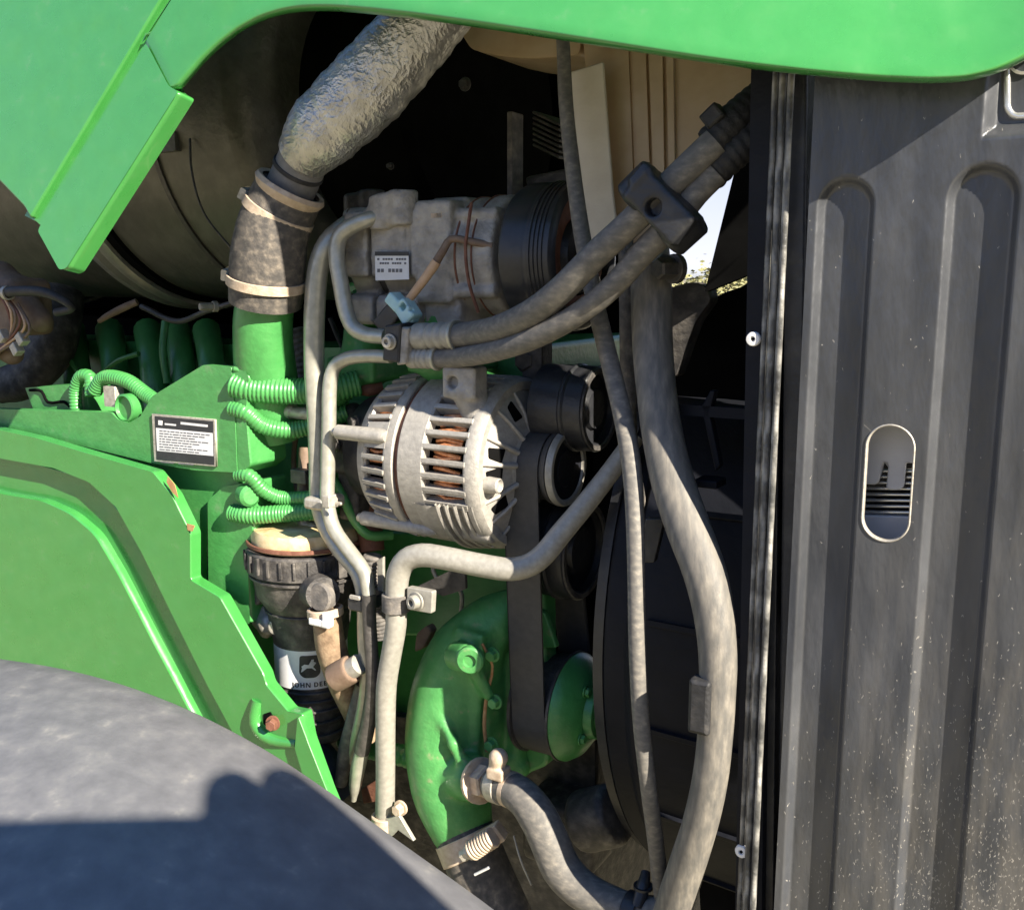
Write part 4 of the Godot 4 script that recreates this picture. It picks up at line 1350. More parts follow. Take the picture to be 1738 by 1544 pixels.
	part(pu, "hub_plate", lathe([0.04, 0.033, 0.047, 0.030, 0.049, 0.022, 0.049, 0.014, 0.054, 0.012, 0.054, 0.0], 36), M["black plastic"], q)
	for k in 3:
		part(pu, "rivet", lathe([0, 0.004, 0.002, 0.0035, 0.003, 0.0], 14), M["zinc"], q * Transform3D(Basis(Vector3.RIGHT, 2.1 + TAU * k / 3), Vector3.ZERO) * Transform3D(Basis(), Vector3(0.042, 0.042, 0)))
	# clutch wire: brown cable, tan sleeve, pale blue connector
	var w := thing("clutch_wire", "tan sleeved wire with brown cable across the compressor", "wire", on(765, 408, 0.09))
	part(w, "brown_cable", tube([836, 417, 0.1, 12, 800, 410, 0.094, 13, 765, 406, 0.09, 13, 752, 425, 0.086, 14, 738, 448, 0.084, 15], 12), M["brown sleeve"])
	part(w, "tan_sleeve", tube([741, 444, 0.084, 17, 720, 474, 0.08, 16, 694, 508, 0.076, 14], 14), M["tan sleeve"])
	part(w, "band_wire", tube([800, 345, 0.1, 6, 795, 380, 0.092, 6, 790, 420, 0.09, 6, 796, 480, 0.092, 6, 812, 530, 0.1, 6], 8), M["rust brown"])
	var cn := thing("wire_connector", "pale blue plug with black socket below the tan wire", "connector", on(685, 525, 0.072))
	part(cn, "blue_shell", blob([["b", facing(on(674, 512, 0.072), N) * Transform3D(Basis(Vector3.BACK, -0.7), Vector3.ZERO), Vector3(0.008, 0.0055, 0.008), 0.002], ["b", facing(on(692, 528, 0.072), N) * Transform3D(Basis(Vector3.BACK, -0.9), Vector3.ZERO), Vector3(0.010, 0.0075, 0.008), 0.002], ["b", facing(on(698, 540, 0.074), N), Vector3(0.005, 0.004, 0.006), 0.002], ["-b", facing(on(683, 520, 0.064), N) * Transform3D(Basis(Vector3.BACK, -0.8), Vector3.ZERO), Vector3(0.003, 0.003, 0.008), 0.0005], ["-b", facing(on(697, 524, 0.064), N), Vector3(0.0025, 0.002, 0.006), 0.0005]], 0.0011, 0.001), M["teal plastic"])
	part(cn, "black_socket", blob([["b", facing(on(664, 540, 0.078), N) * Transform3D(Basis(Vector3.BACK, 0.75), Vector3.ZERO), Vector3(0.014, 0.009, 0.008), 0.002]], 0.0015, 0.002), M["black plastic"])
	part(cn, "lead", tube([664, 545, 0.08, 12, 640, 562, 0.1, 10, 625, 560, 0.14, 10], 10), M["black rubber"])
	# green mounting feet
	for k in 2:
		var f := [on(612, 565, 0.13), on(752, 545, 0.12)]
		single("mounting_bracket", ["green mounting foot under the rear end of the compressor", "green mounting foot under the middle of compressor body"][k], "bracket", blob([["c", f[k] + U * 0.03, f[k] - U * 0.04, 0.013, 0.022], ["b", at((f[k] as Vector3) - U * 0.035 - N * 0.02), Vector3(0.03, 0.012, 0.04), 0.004], ["c", (f[k] as Vector3) - N * 0.03 + U * 0.02, f[k] - U * 0.03, 0.015, 0.02]], 0.003, 0.008), M["cast green"], Transform3D(), "green feet under the compressor")


func alternator() -> void:
	var o := on(752, 772, 0.128)
	var R := 0.0785
	var ax := at(o)
	var t := thing("alternator", "dusty grey alloy alternator with copper windings behind cooling slots", "alternator", o)
	var m: Material = M["alternator alloy"]
	var turn := func(deg: float) -> Transform3D: return ax * Transform3D(Basis(Vector3.RIGHT, deg_to_rad(90.0 - deg)), Vector3.ZERO)   # +y of the result looks «deg» above the outward side
	# shells
	part(t, "rear_shell", lathe([-0.012, R * 0.9, -0.012, R * 0.985, -0.009, R, -0.002, R, -0.001, R * 0.985, -0.001, R * 0.9], 72), m, ax)
	part(t, "rear_ring", lathe([-0.052, R * 0.6, -0.052, R * 0.82, -0.049, R * 0.86, -0.038, R * 0.93, -0.036, R * 0.9, -0.036, R * 0.6], 72), m, ax)
	part(t, "stator", lathe([-0.04, R * 0.5, -0.04, R * 0.84, 0.085, R * 0.84, 0.085, R * 0.4], 48), M["void black"], ax)
	part(t, "stator_core", lathe([-0.003, R * 0.8, -0.003, R * 0.955, 0.008, R * 0.955, 0.008, R * 0.8], 72), M["rust brown"], ax)
	part(t, "front_shell", lathe([0.004, R * 0.9, 0.004, R * 0.985, 0.006, R * 1.01, 0.031, R * 1.01, 0.033, R * 0.99, 0.033, R * 0.88], 72), m, ax)
	part(t, "front_ring", lathe([0.074, R * 0.8, 0.074, R * 0.985, 0.077, R, 0.084, R * 0.99, 0.088, R * 0.95, 0.088, R * 0.86, 0.084, R * 0.84, 0.084, R * 0.7], 72), m, ax)
	# copper winding heads, a bundle of hairpins
	var cu := Geo.new()
	for k in 90:
		var an := TAU * k / 90.0
		var b := Basis(Vector3.RIGHT, an)
		var w := [b * Vector3(0.038, R * 0.86, 0), b * Vector3(0.050, R * 0.915, 0.002 * sin(k * 1.7)), b * Vector3(0.066, R * 0.875, 0.003 * cos(k * 2.3))]
		cu.join(tube_raw(w, [0.0021, 0.0023, 0.0019], 6))
		if k % 2 == 0:
			cu.join(tube_raw([b * Vector3(-0.034, R * 0.84, 0), b * Vector3(-0.026, R * 0.86, 0.002 * sin(k * 1.3)), b * Vector3(-0.018, R * 0.86, 0)], [0.0021, 0.0023, 0.0019], 6))
	part(t, "copper_winding", cu, M["copper"], ax).set_meta("kind", "stuff")
	# cooling bars between the slots
	var fb := box(0.046, 0.0100, 0.0050, 0.0018, 0.001).mesh()
	var rb := box(0.029, 0.0100, 0.0046, 0.0016, 0.001).mesh()
	for k in range(-11, 12):
		var deg := 7.0 + k * 9.4
		if deg > -52 and deg < -22:
			continue
		part(t, "cooling_bar", fb, m, turn.call(deg) * Transform3D(Basis(), Vector3(0.0535, R * 0.945, 0)))
	for k in range(-9, 11):
		var deg := -4.0 + k * 9.4
		if deg > 12 and deg < 30:
			continue
		part(t, "cooling_bar", rb, m, turn.call(deg) * Transform3D(Basis(Vector3.BACK, 0.16), Vector3(-0.024, R * 0.925, 0)))
	# solid pads in the shell
	part(t, "shell_pad", lathe([0.02, R * 0.92, 0.02, R * 1.02, 0.03, R * 1.045, 0.042, R * 1.03, 0.05, R * 0.97, 0.076, R * 0.95, 0.076, R * 0.9], 14, deg_to_rad(112), deg_to_rad(144)), m, ax)
	part(t, "rear_pad", lathe([-0.038, R * 0.88, -0.036, R * 0.95, -0.01, R * 1.0, -0.008, R * 0.9], 10, deg_to_rad(60), deg_to_rad(78)), m, ax)
	# through bolts and bosses
	for e in [[20.0, -0.066, -0.010], [-48.0, -0.056, 0.03]]:
		var b := part(t, "boss", lathe([0, 0.0, 0, 0.0068, float(e[2]) - float(e[1]) - 0.006, 0.0072, float(e[2]) - float(e[1]), 0.005, float(e[2]) - float(e[1]), 0.0], 20), m, turn.call(e[0]) * Transform3D(Basis(), Vector3(e[1], R * 0.99, 0)))
		part(b, "bolt", bolt(0.0042, 0.006, true), M["zinc"], turn.call(e[0]) * Transform3D(Basis(Vector3.UP, PI), Vector3(e[1], R * 0.99, 0)))
	part(t, "boss", lathe([0, 0.0075, 0.014, 0.0065, 0.015, 0.0055, 0.012, 0.0035, 0.012, 0.0], 22), m, turn.call(-8.0) * Transform3D(Basis(), Vector3(0.086, R * 0.78, 0)))
	# end shield: spokes running in to the bearing seat, then long curved lower ribs
	part(t, "bearing_seat", lathe([0.08, 0.030, 0.088, 0.040, 0.098, 0.036, 0.104, 0.026, 0.104, 0.0], 40), m, ax)
	part(t, "shield_cone", lathe([0.078, R * 0.96, 0.086, R * 0.86, 0.094, R * 0.62, 0.099, R * 0.42, 0.099, 0.02], 48), m, ax)
	for k in 9:
		var deg := [78.0, 52.0, 28.0, 8.0, -22.0, -42.0, -62.0, -84.0, 104.0][k] as float
		var a0: Vector3 = Vector3(0.084, R * 0.93, 0)
		var a1: Vector3 = Vector3(0.1005, R * 0.42, 0)
		var sp := tube_raw([a0, a0.lerp(a1, 0.5) + Vector3(0.0015, 0, 0), a1], [0.0014, 0.0020, 0.0026], 10)
		part(t, "spoke", sp, m, turn.call(deg))
	for e in [66.0, 17.0, -2.0, -34.0]:
		part(t, "vent_hole", plate(rounded(PackedVector2Array([Vector2(-0.006, -0.008), Vector2(0.007, -0.010), Vector2(0.005, 0.009), Vector2(-0.004, 0.007)]), 0.002, 3), 0.002, 0.0004), M["void black"], turn.call(e) * Transform3D(bz(Vector3(0.93, 0.36, 0), Vector3.UP), Vector3(0.0918, R * 0.70, 0)))
	for k in 5:
		var lo := deg_to_rad(90.0 + 20.0)
		var hi := deg_to_rad(90.0 + 86.0)
		var x := 0.046 + k * 0.0085
		var rr := R * (1.06 - k * 0.015)
		part(t, "lower_rib", lathe([x - 0.002, rr * 0.88, x - 0.002, rr - 0.001, x, rr, x + 0.002, rr - 0.001, x + 0.002, rr * 0.88], 18, lo, hi), m, ax)
	# lugs
	var lg := on(789, 648, 0.075)
	part(t, "top_lug", blob([["b", at(lg), Vector3(0.017, 0.014, 0.011), 0.003], ["c", lg - U * 0.008, lg - U * 0.03 + A * 0.01 - N * 0.01, 0.012, 0.016], ["-y", lg - A * 0.006 + N * 0.003, lg - A * 0.006 + N * 0.03, 0.0055, 0.001]], 0.0018, 0.004), M["cast alloy"])
	var l2 := on(822, 900, 0.085)
	part(t, "lower_lug", blob([["y", l2 - A * 0.02, l2 + A * 0.012, 0.011, 0.003], ["c", l2 + U * 0.005, l2 + U * 0.03 - N * 0.02, 0.012, 0.014]], 0.002, 0.006), m)
	# black rear cover with the terminals
	part(t, "rear_cover", lathe([-0.085, 0.0, -0.085, R * 0.45, -0.08, R * 0.66, -0.055, R * 0.72, -0.05, R * 0.72, -0.05, 0.0], 40), M["black plastic"], ax)
	part(t, "terminal_block", blob([["b", at(on(588, 765, 0.1)), Vector3(0.022, 0.02, 0.012), 0.003], ["b", at(on(602, 830, 0.105)), Vector3(0.012, 0.03, 0.012), 0.003], ["c", on(612, 730, 0.1), on(600, 700, 0.12), 0.008, 0.01]], 0.0022, 0.004), M["dusty black"])
	for q in [[572, 756], [594, 775], [606, 716]]:
		part(t, "terminal_nut", bolt(0.0048, 0.007), M["dark steel"], along(on(q[0], q[1], 0.086), N - A * 0.5))
	# leads behind
	single("red_brown_duct", "red brown rubber duct standing behind the alternator lower end", "duct", tube([618, 840, 0.12, 46, 625, 880, 0.12, 46, 632, 935, 0.115, 42], 20), M["rust brown"])
	single("rubber_boot_cover", "small red brown rubber cap beside the alternator top", "cap", tube([604, 655, 0.12, 20, 625, 660, 0.12, 26, 645, 655, 0.13, 26], 14), M["rust brown"])
	single("earth_lead", "green painted lead curving below the alternator terminals", "cable", tube([566, 815, 0.09, 17, 585, 850, 0.09, 17, 600, 880, 0.095, 17, 625, 908, 0.10, 17, 665, 908, 0.12, 16], 14), M["engine paint"])
	single("green_hose_end", "green ribbed loom end between steel pipe and red brown cap", "cable loom", loom([566, 676, 0.11, 44, 590, 655, 0.11, 40, 600, 640, 0.12, 36], 0.004), M["engine paint"])


func belt_drive() -> void:
	var ao := on(752, 772, 0.128)
	var pc := ao + A * 0.104                       # alternator pulley
	var lc := hit(940, 1190, pc, A)               # water pump pulley
	var al := thing("alternator_pulley", "dark pulley with pale tan rim in front of the alternator", "pulley", pc)
	part(al, "sheave", lathe([-0.02, 0.0, -0.02, 0.030, 0.016, 0.030, 0.020, 0.033, 0.024, 0.0335, 0.024, 0.0], 56), M["belt rubber"], at(pc))
	part(al, "rim", lathe([0.0245, 0.0325, 0.0255, 0.0340, 0.029, 0.0340, 0.0315, 0.033, 0.0318, 0.0315, 0.0312, 0.0285, 0.029, 0.0275], 56), M["pipe dusty"], at(pc))
	part(al, "face", lathe([0.0295, 0.0282, 0.0285, 0.026, 0.0285, 0.017, 0.0295, 0.016, 0.0295, 0.0], 48), M["shroud plastic"], at(pc))
	var wp := thing("pump_pulley", "green domed pulley on the water pump below the alternator", "pulley", lc)
	part(wp, "sheave", lathe([-0.022, 0.0, -0.022, 0.052, -0.019, 0.052, -0.018, 0.047, 0.018, 0.047, 0.019, 0.053, 0.0215, 0.053, 0.0215, 0.047], 56), M["dark steel"], at(lc))
	part(wp, "dome", lathe([0.0205, 0.0515, 0.024, 0.0515, 0.033, 0.0455, 0.041, 0.034, 0.044, 0.027, 0.044, 0.0255, 0.051, 0.0245, 0.052, 0.0235, 0.052, 0.017, 0.062, 0.016, 0.063, 0.0145, 0.063, 0.010, 0.078, 0.009, 0.078, 0.0], 56), M["engine paint"], at(lc))
	for k in 4:
		part(wp, "bolt", bolt(0.0042, 0.005), M["cast green"], at(lc) * Transform3D(Basis(Vector3.RIGHT, 0.6 + TAU * k / 4), Vector3.ZERO) * Transform3D(Basis(), Vector3(0.0425, 0.031, 0)))
	part(wp, "shaft", lathe([0.04, 0.009, 0.13, 0.009], 20), M["dark steel"], at(lc))
	# flat ribbed belt round both: convex hull of the two circles, swept across its width
	var d := Vector2((lc - pc).dot(N), (lc - pc).dot(U))
	var pts := PackedVector2Array()
	for k in 48:
		var e := Vector2(cos(TAU * k / 48), sin(TAU * k / 48))
		pts.append(e * 0.0325)
		pts.append(d + e * 0.0495)
	var hull := Geometry2D.convex_hull(pts)
	hull.remove_at(hull.size() - 1)
	if area2(hull) < 0:
		hull.reverse()
	var g := Geo.new()
	var n := hull.size()
	var hw := 0.0172
	for s in [[0.0, -hw], [0.0, hw], [0.0008, hw + 0.0004], [-0.0022, hw], [-0.0036, hw - 0.002], [-0.0036, -hw + 0.002], [-0.0022, -hw], [0.0008, -hw - 0.0004]]:
		var q := inset(hull, -float(s[0]))
		for e in q:
			g.add(pc + A * float(s[1]) + N * e.x + U * e.y)
	for j in n:
		var b := (j + 1) % n
		g.quad(j, n + j, n + b, b)
	for k in range(3, 6):
		for j in n:
			var b := (j + 1) % n
			g.quad(k * n + j, (k + 1) * n + j, (k + 1) * n + b, k * n + b)
	for j in n:
		var b := (j + 1) % n
		g.quad(2 * n + j, 3 * n + j, 3 * n + b, 2 * n + b)
		g.quad(6 * n + j, 7 * n + j, 7 * n + b, 6 * n + b)
	single("drive_belt", "wide flat black rubber belt running down to the green pulley", "belt", g, M["belt rubber"])
	# idlers in the shade
	var idl := [[985, 692, 0.15, 0.038, "black belt idler high beside the thin hose"], [962, 930, 0.16, 0.046, "black ribbed belt tensioner wheel behind the bent pipe"]]
	for q in idl:
		var p := on(q[0], q[1], q[2])
		var r: float = q[3]
		var w := thing("belt_idler", q[4], "idler pulley", p, "black idler pulleys in the shade")
		part(w, "wheel", lathe([-0.035, 0.0, -0.035, r * 0.9, -0.033, r, -0.004, r, -0.002, r * 1.04, 0.0, r * 1.04, 0.002, r, 0.018, r, 0.02, r * 0.95, 0.018, r * 0.82, 0.012, r * 0.8, 0.012, r * 0.5, 0.016, r * 0.45, 0.016, 0.0], 48), M["black plastic"], at(p))
		part(w, "rim", lathe([0.0175, r * 0.84, 0.0205, r * 0.86, 0.0205, r * 0.96, 0.0175, r * 0.99], 48), M["dusty black"], at(p))
		part(w, "arm", box(0.02, 0.1, 0.02, 0.003), M["dark steel"], at(p - A * 0.05 - N * 0.01 + U * 0.02))


func water_pump() -> void:
	var m: Material = M["cast green"]
	var s := func(x: float, y: float, off: float) -> Vector3: return on(x, y, off)
	var k := 0.90 / F
	var t := thing("water_pump", "bright green cast water pump housing with curved volute outlet", "water pump", on(780, 1220, 0.1))
	# the volute: a rod that swells and tapers along a curved spine, then the cover slab, outlet stub and bosses
	var sp := px_path([880, 1022, 0.14, 56, 826, 1066, 0.124, 96, 784, 1120, 0.112, 120, 763, 1190, 0.105, 132, 757, 1262, 0.10, 134, 764, 1332, 0.096, 128, 783, 1402, 0.092, 106])
	var sq := smooth_path(sp[0], sp[1], 0.012)
	var solids := []
	for j in range(0, (sq[0] as Array).size() - 1):
		solids.append(["c", sq[0][j], sq[0][j + 1], sq[1][j], sq[1][j + 1]])
	solids.append_array([
		["b", at(s.call(818, 1160, 0.118)) * Transform3D(Basis(Vector3.BACK, -0.06), Vector3.ZERO), Vector3(0.016, 0.062, 0.030), 0.004], ["b", at(s.call(838, 1165, 0.13)), Vector3(0.012, 0.072, 0.028), 0.003],
		["c", s.call(772, 1312, 0.088), s.call(800, 1320, 0.076), 40 * k, 37 * k], ["y", s.call(776, 1314, 0.085), s.call(812, 1323, 0.0725), 37 * k, 0.002],
		["y", s.call(774, 1112, 0.08), s.call(798, 1118, 0.064), 25 * k, 0.002], ["c", s.call(802, 1130, 0.084), s.call(830, 1180, 0.094), 13 * k, 10 * k],
		["c", s.call(728, 1180, 0.077), s.call(770, 1262, 0.066), 6 * k, 9 * k], ["c", s.call(770, 1262, 0.066), s.call(784, 1290, 0.068), 9 * k, 12 * k],
		["c", s.call(880, 1020, 0.16), s.call(905, 1000, 0.17), 24 * k, 20 * k], ["c", s.call(870, 1290, 0.14), s.call(880, 1300, 0.14), 30 * k, 22 * k], ["b", at(s.call(868, 1200, 0.15)), Vector3(0.02, 0.07, 0.02), 0.008],
	])
	part(t, "housing", blob(solids, 0.0026, 0.0055), m)
	for e in [[838, 1110, 0.096], [842, 1190, 0.096], [836, 1262, 0.096]]:
		part(t, "bolt", bolt(0.0052, 0.008), m, along(on(e[0], e[1], e[2]), N))
	part(t, "boss_bolt", lathe([0, 0.0125, 0.006, 0.0125, 0.0075, 0.011, 0.0075, 0.006, 0.005, 0.0055, 0.005, 0.0], 28), m, along(s.call(800, 1117, 0.064), N + A * 0.35))
	part(t, "gasket_line", tube([818, 1092, 0.09, 5, 836, 1130, 0.096, 5, 826, 1180, 0.094, 6, 822, 1230, 0.092, 7, 826, 1275, 0.094, 6], 8), M["rusty edge"])
	part(t, "back_plate", plate(rounded(poly([840, 1060, 905, 990, 925, 1010, 930, 1300, 880, 1320, 838, 1290], 0.145), 0.008), 0.02, 0.004), m, frame(0.145))
	part(t, "guard_blade", plate(rounded(poly([905, 1030, 925, 1040, 945, 1100, 905, 1100], 0.14), 0.003), 0.006, 0.002), m, frame(0.14))
	part(t, "bolt", bolt(0.006, 0.008), m, along(on(906, 1012, 0.135), N))
	# large lower hose with spring clamp
	var lh := thing("lower_hose", "grey dusty large hose under the green pump outlet", "hose", on(790, 1460, 0.09))
	part(lh, "hose_body", tube([777, 1388, 0.092, 96, 795, 1430, 0.088, 104, 815, 1480, 0.084, 106, 850, 1560, 0.08, 108, 900, 1680, 0.075, 110], 30), M["elbow rubber"])
	var cp := on(797, 1434, 0.088)
	var cdir := on(818, 1490, 0.083) - on(777, 1388, 0.092)
	var cl := thing("spring_clamp", "wide tan band clamp with coil spring bolt on lower hose", "hose clamp", cp)
	var cx := along(cp, cdir)
	var cr := 53.0 * dep(cp) / F
	part(cl, "band", band(cr, 0.020, 0.0012, 40), M["clamp tan"], cx)
	var sp0 := on(800, 1444, 0.045)
	var sp1 := on(838, 1420, 0.05)
	part(cl, "bolt", bolt(0.0055, 0.012), M["zinc"], along(sp0, sp0 - sp1))
	part(cl, "spring", loom_between(sp0, sp1, 0.0095), M["clamp tan"])
	part(cl, "bridge", box(0.03, 0.016, 0.012, 0.002), M["clamp tan"], along(sp0.lerp(sp1, 0.5) - N * 0.012, sp1 - sp0))
	# outlet hose fitting
	var ft := thing("outlet_fitting", "tan brass hexagon fitting on the green pump outlet", "fitting", on(812, 1324, 0.072))
	var od := on(880, 1342, 0.052) - on(800, 1320, 0.078)
	part(ft, "collar", lathe([0, 0.0155, 0.003, 0.017, 0.007, 0.017, 0.008, 0.0155, 0.008, 0.0], 30), M["clamp tan"], along(on(806, 1322, 0.072), od))
	part(ft, "hexagon", bolt(0.0155, 0.016), M["clamp tan"], along(on(814, 1324, 0.070), od))


func loom_between(a: Vector3, b: Vector3, r: float) -> Geo:
	var q := []
	var s := []
	for k in 49:
		q.append(a.lerp(b, k / 48.0))
		s.append(r * (0.82 if k % 6 == 0 else (1.0 if k % 6 == 3 else 0.95)))
	return tube_raw(q, s, 22)


func fuel_filter() -> void:
	var off := 0.095
	var ax := func(y: float) -> Transform3D: return along(hit(524, y, on(524, 1000, off), Vector3(0, 0, 1)), U)
	var o: Vector3 = on(524, 1000, off)
	var k := dep(o) / F
	var hy := func(y: float) -> float: return (hit(524, y, o, Vector3(0, 0, 1)) as Vector3).y - o.y
	var x := Transform3D(bx(U, Vector3(0, 0, 1)), o)
	var t := thing("fuel_filter", "black fuel filter with amber top and white label band", "filter", o)
	var y0: float = hy.call(906)
	part(t, "amber_cap", lathe([y0 - 0.008, 0.0, y0 - 0.008, 92 * k, y0 + 0.004, 92 * k, y0 + 0.009, 87 * k, y0 + 0.010, 70 * k, y0 + 0.012, 20 * k, y0 + 0.012, 0.0], 48), M["amber cap"], x)
	part(t, "cap_rim", band(98 * k, 0.004, 0.0012, 48), M["rust brown"], x * Transform3D(Basis(), Vector3(y0 - 0.004, 0, 0)))
	var yc: float = hy.call(940)
	part(t, "collar", lathe([yc - 0.012, 80 * k, yc - 0.012, 101 * k, yc + 0.009, 101 * k, yc + 0.011, 98 * k, yc + 0.011, 88 * k], 64), M["dusty black"], x)
	var tooth := box(0.017, 0.0035, 0.0026, 0.0006, 0.0005).mesh()
	for j in 28:
		part(t, "collar_lug", tooth, M["dusty black"], x * Transform3D(Basis(Vector3.RIGHT, TAU * j / 28.0), Vector3.ZERO) * Transform3D(Basis(), Vector3(yc, 102 * k, 0)))
	var a1: float = hy.call(968)
	var a2: float = hy.call(1000)
	var a3: float = hy.call(1022)
	var a4: float = hy.call(1062)
	part(t, "head", lathe([hy.call(1085), 0.0, hy.call(1085), 62 * k, a4, 66 * k, a4 + 0.002, 67 * k, a3 - 0.004, 71 * k, a3, 74 * k, a2, 88 * k, a1 + 0.003, 93 * k, yc - 0.013, 95 * k, yc - 0.012, 90 * k, yc - 0.012, 0.0], 56), M["dusty black"], x)
	part(t, "head_rib", band(96.5 * k, 0.0025, 0.001, 48), M["dusty black"], x * Transform3D(Basis(), Vector3(yc - 0.017, 0, 0)))
	part(t, "head_rib", band(73 * k, 0.0022, 0.0012, 48), M["dusty black"], x * Transform3D(Basis(), Vector3(a3 - 0.003, 0, 0)))
	var rl := 61.0 * k
	var l1: float = hy.call(1080)
	var l2: float = hy.call(1146)
	var b2: float = hy.call(1238)
	part(t, "element", lathe([b2 - 0.006, 0.0, b2 - 0.006, rl * 0.8, b2, rl * 0.97, l1, rl, l1 + 0.001, 0.0], 56), M["dusty black"], x)
	for j in 5:
		part(t, "groove_ring", band(rl + 0.0006, 0.0022, 0.0014, 48), M["dusty black"], x * Transform3D(Basis(), Vector3(hy.call(1154 + j * 13.0 + j * j * 1.2), 0, 0)))
	# label band with the lettering and the leaping deer mark
	var lb := part(t, "label_band", lathe([l2, rl + 0.0004, l2, rl + 0.0008, l1, rl + 0.0008, l1, rl + 0.0004], 56), M["label white"], x)
	var face := (C.origin - o)
	face.y = 0.0
	var fz := face.normalized()
	var fx := U.cross(fz)
	var wrap := func(p: Vector3, lift: float, up: float, shift: float) -> Vector3:
		var an := (p.x + shift) / rl
		return o + (fx * sin(an) + fz * cos(an)) * (rl + 0.0009 + lift) + U * (p.y + up)
	var mid: float = hy.call(1107)
	var sh := Geo.new()
	var dk := rounded(PackedVector2Array([Vector2(-0.0105, -0.008), Vector2(-0.006, -0.0125), Vector2(0.006, -0.0125), Vector2(0.0105, -0.008), Vector2(0.0095, 0.011), Vector2(-0.0095, 0.011)]), 0.003, 3)
	sh = finer(plate(dk, 0.0001, 0.00002, 1), 3)
	for v in sh.v.size():
		sh.v[v] = wrap.call(sh.v[v], 0.0002, mid, -0.002)
	part(lb, "emblem_shield", sh, M["label black"])
	var deer := PackedVector2Array([Vector2(-8, 1), Vector2(-5, 3.2), Vector2(-1, 2.6), Vector2(1.6, 3.4), Vector2(2.6, 5.6), Vector2(1.6, 8), Vector2(2.5, 8.2), Vector2(3.2, 6.4), Vector2(4, 8.4), Vector2(4.6, 8), Vector2(4, 5.8), Vector2(6.4, 4.6), Vector2(6.2, 3.7), Vector2(4.4, 3.5), Vector2(3.4, 0.4), Vector2(6.2, -3.4), Vector2(5.4, -3.9), Vector2(1.8, -0.9), Vector2(-2.6, -0.8), Vector2(-6.2, -2.2), Vector2(-7.8, -5), Vector2(-8.6, -4.7), Vector2(-7.4, -0.8)])
	for v in deer.size():
		deer[v] = deer[v] * 0.00098 + Vector2(0, -0.0012)
	var dg := finer(plate(deer, 0.0001, 0.00002, 1), 3)
	for v in dg.v.size():
		dg.v[v] = wrap.call(dg.v[v], 0.0005, mid, -0.002)
	part(lb, "emblem_deer", dg, M["label white"])
	var font := SystemFont.new()
	font.font_names = PackedStringArray(["Droid Sans"])
	font.font_weight = 700
	var tm := TextMesh.new()
	tm.font = font
	tm.text = "JOHN DEERE"
	tm.font_size = 40
	tm.pixel_size = 0.0002
	tm.depth = 0.0004
	var arr := tm.get_mesh_arrays()
	var tg := Geo.new()
	var box0 := tm.get_aabb()
	var sx := 0.044 / box0.size.x
	var sy := 0.0062 / box0.size.y
	var up0: float = hy.call(1139)
	for p in arr[Mesh.ARRAY_VERTEX]:
		tg.add(wrap.call(Vector3((p.x - box0.get_center().x) * sx, (p.y - box0.get_center().y) * sy, 0), 0.0002 + (0.0002 if p.z > 0 else 0.0), up0, 0.001))
	if arr[Mesh.ARRAY_INDEX]:
		tg.i = arr[Mesh.ARRAY_INDEX]
	else:
		for v in tg.v.size():
			tg.i.append(v)
	part(lb, "lettering", tg, M["label black"]).set_meta("kind", "stuff")
	# outlet, ports and plugs of the head
	part(t, "outlet_elbow", tube_raw([on(528, 1000, 0.075), on(540, 1000, 0.06), on(548, 1008, 0.046)], [32 * k, 30 * k, 27 * k], 26), M["dusty black"])
	part(t, "outlet_cap", lathe([0, 23 * k, 0.006, 23 * k, 0.008, 20 * k, 0.008, 0.0], 30), M["grey hose"], along(on(550, 1012, 0.045), N + U * 0.1))
	part(t, "side_port", lathe([0, 0.0085, 0.008, 0.0085, 0.010, 0.007, 0.010, 0.0], 20), M["grey hose"], along(on(444, 1010, 0.07), N - A * 0.2))
	part(t, "drain_valve", blob([["c", on(446, 1050, 0.075), on(456, 1058, 0.07), 0.012, 0.012], ["c", on(452, 1036, 0.075), on(452, 1070, 0.075), 0.008, 0.008]], 0.002, 0.004), M["zinc"])
	part(t, "bleed_plug", lathe([0, 0.010, 0.007, 0.010, 0.008, 0.0085, 0.012, 0.008, 0.013, 0.0065, 0.013, 0.0], 24), M["zinc"], along(on(474, 1058, 0.07), N + A * 0.5))
	part(t, "ear", box(0.012, 0.026, 0.012, 0.002), M["zinc"], at(on(430, 975, 0.08)))
	part(t, "bottom_port", tube_raw([on(524, 1236, 0.105), on(528, 1262, 0.1)], [0.012, 0.009], 16), M["zinc"])
	part(t, "tee_top", blob([["c", on(516, 893, 0.09), on(516, 870, 0.09), 0.006, 0.005], ["c", on(500, 893, 0.09), on(532, 893, 0.09), 0.005, 0.005]], 0.0014, 0.003), M["zinc"])
	part(t, "feed_line", tube([516, 880, 0.09, 20, 515, 840, 0.09, 22, 518, 760, 0.1, 22], 14), M["brown sleeve"])
	part(t, "feed_clip", box(0.02, 0.014, 0.01, 0.001), M["dark steel"], at(on(511, 808, 0.08)))
	# brown hose from the outlet
	var b := thing("filter_hose", "brown rubber hose dropping from the filter outlet elbow", "hose", on(560, 1090, 0.05))
	part(b, "hose_body", tube([552, 1034, 0.050, 48, 556, 1060, 0.053, 50, 562, 1100, 0.056, 52, 578, 1150, 0.064, 50, 600, 1200, 0.075, 46, 625, 1250, 0.09, 44], 24), M["brown hose"])
	part(b, "hose_lip", band(26 * k, 0.008, 0.0016, 30), M["clamp tan"], along(on(552, 1038, 0.048), U - A * 0.12))
	part(b, "white_clip", blob([["b", at(on(544, 1056, 0.034)), Vector3(0.012, 0.0035, 0.004), 0.001], ["b", at(on(556, 1052, 0.034)), Vector3(0.004, 0.007, 0.004), 0.001]], 0.001, 0.001), M["white plastic"])
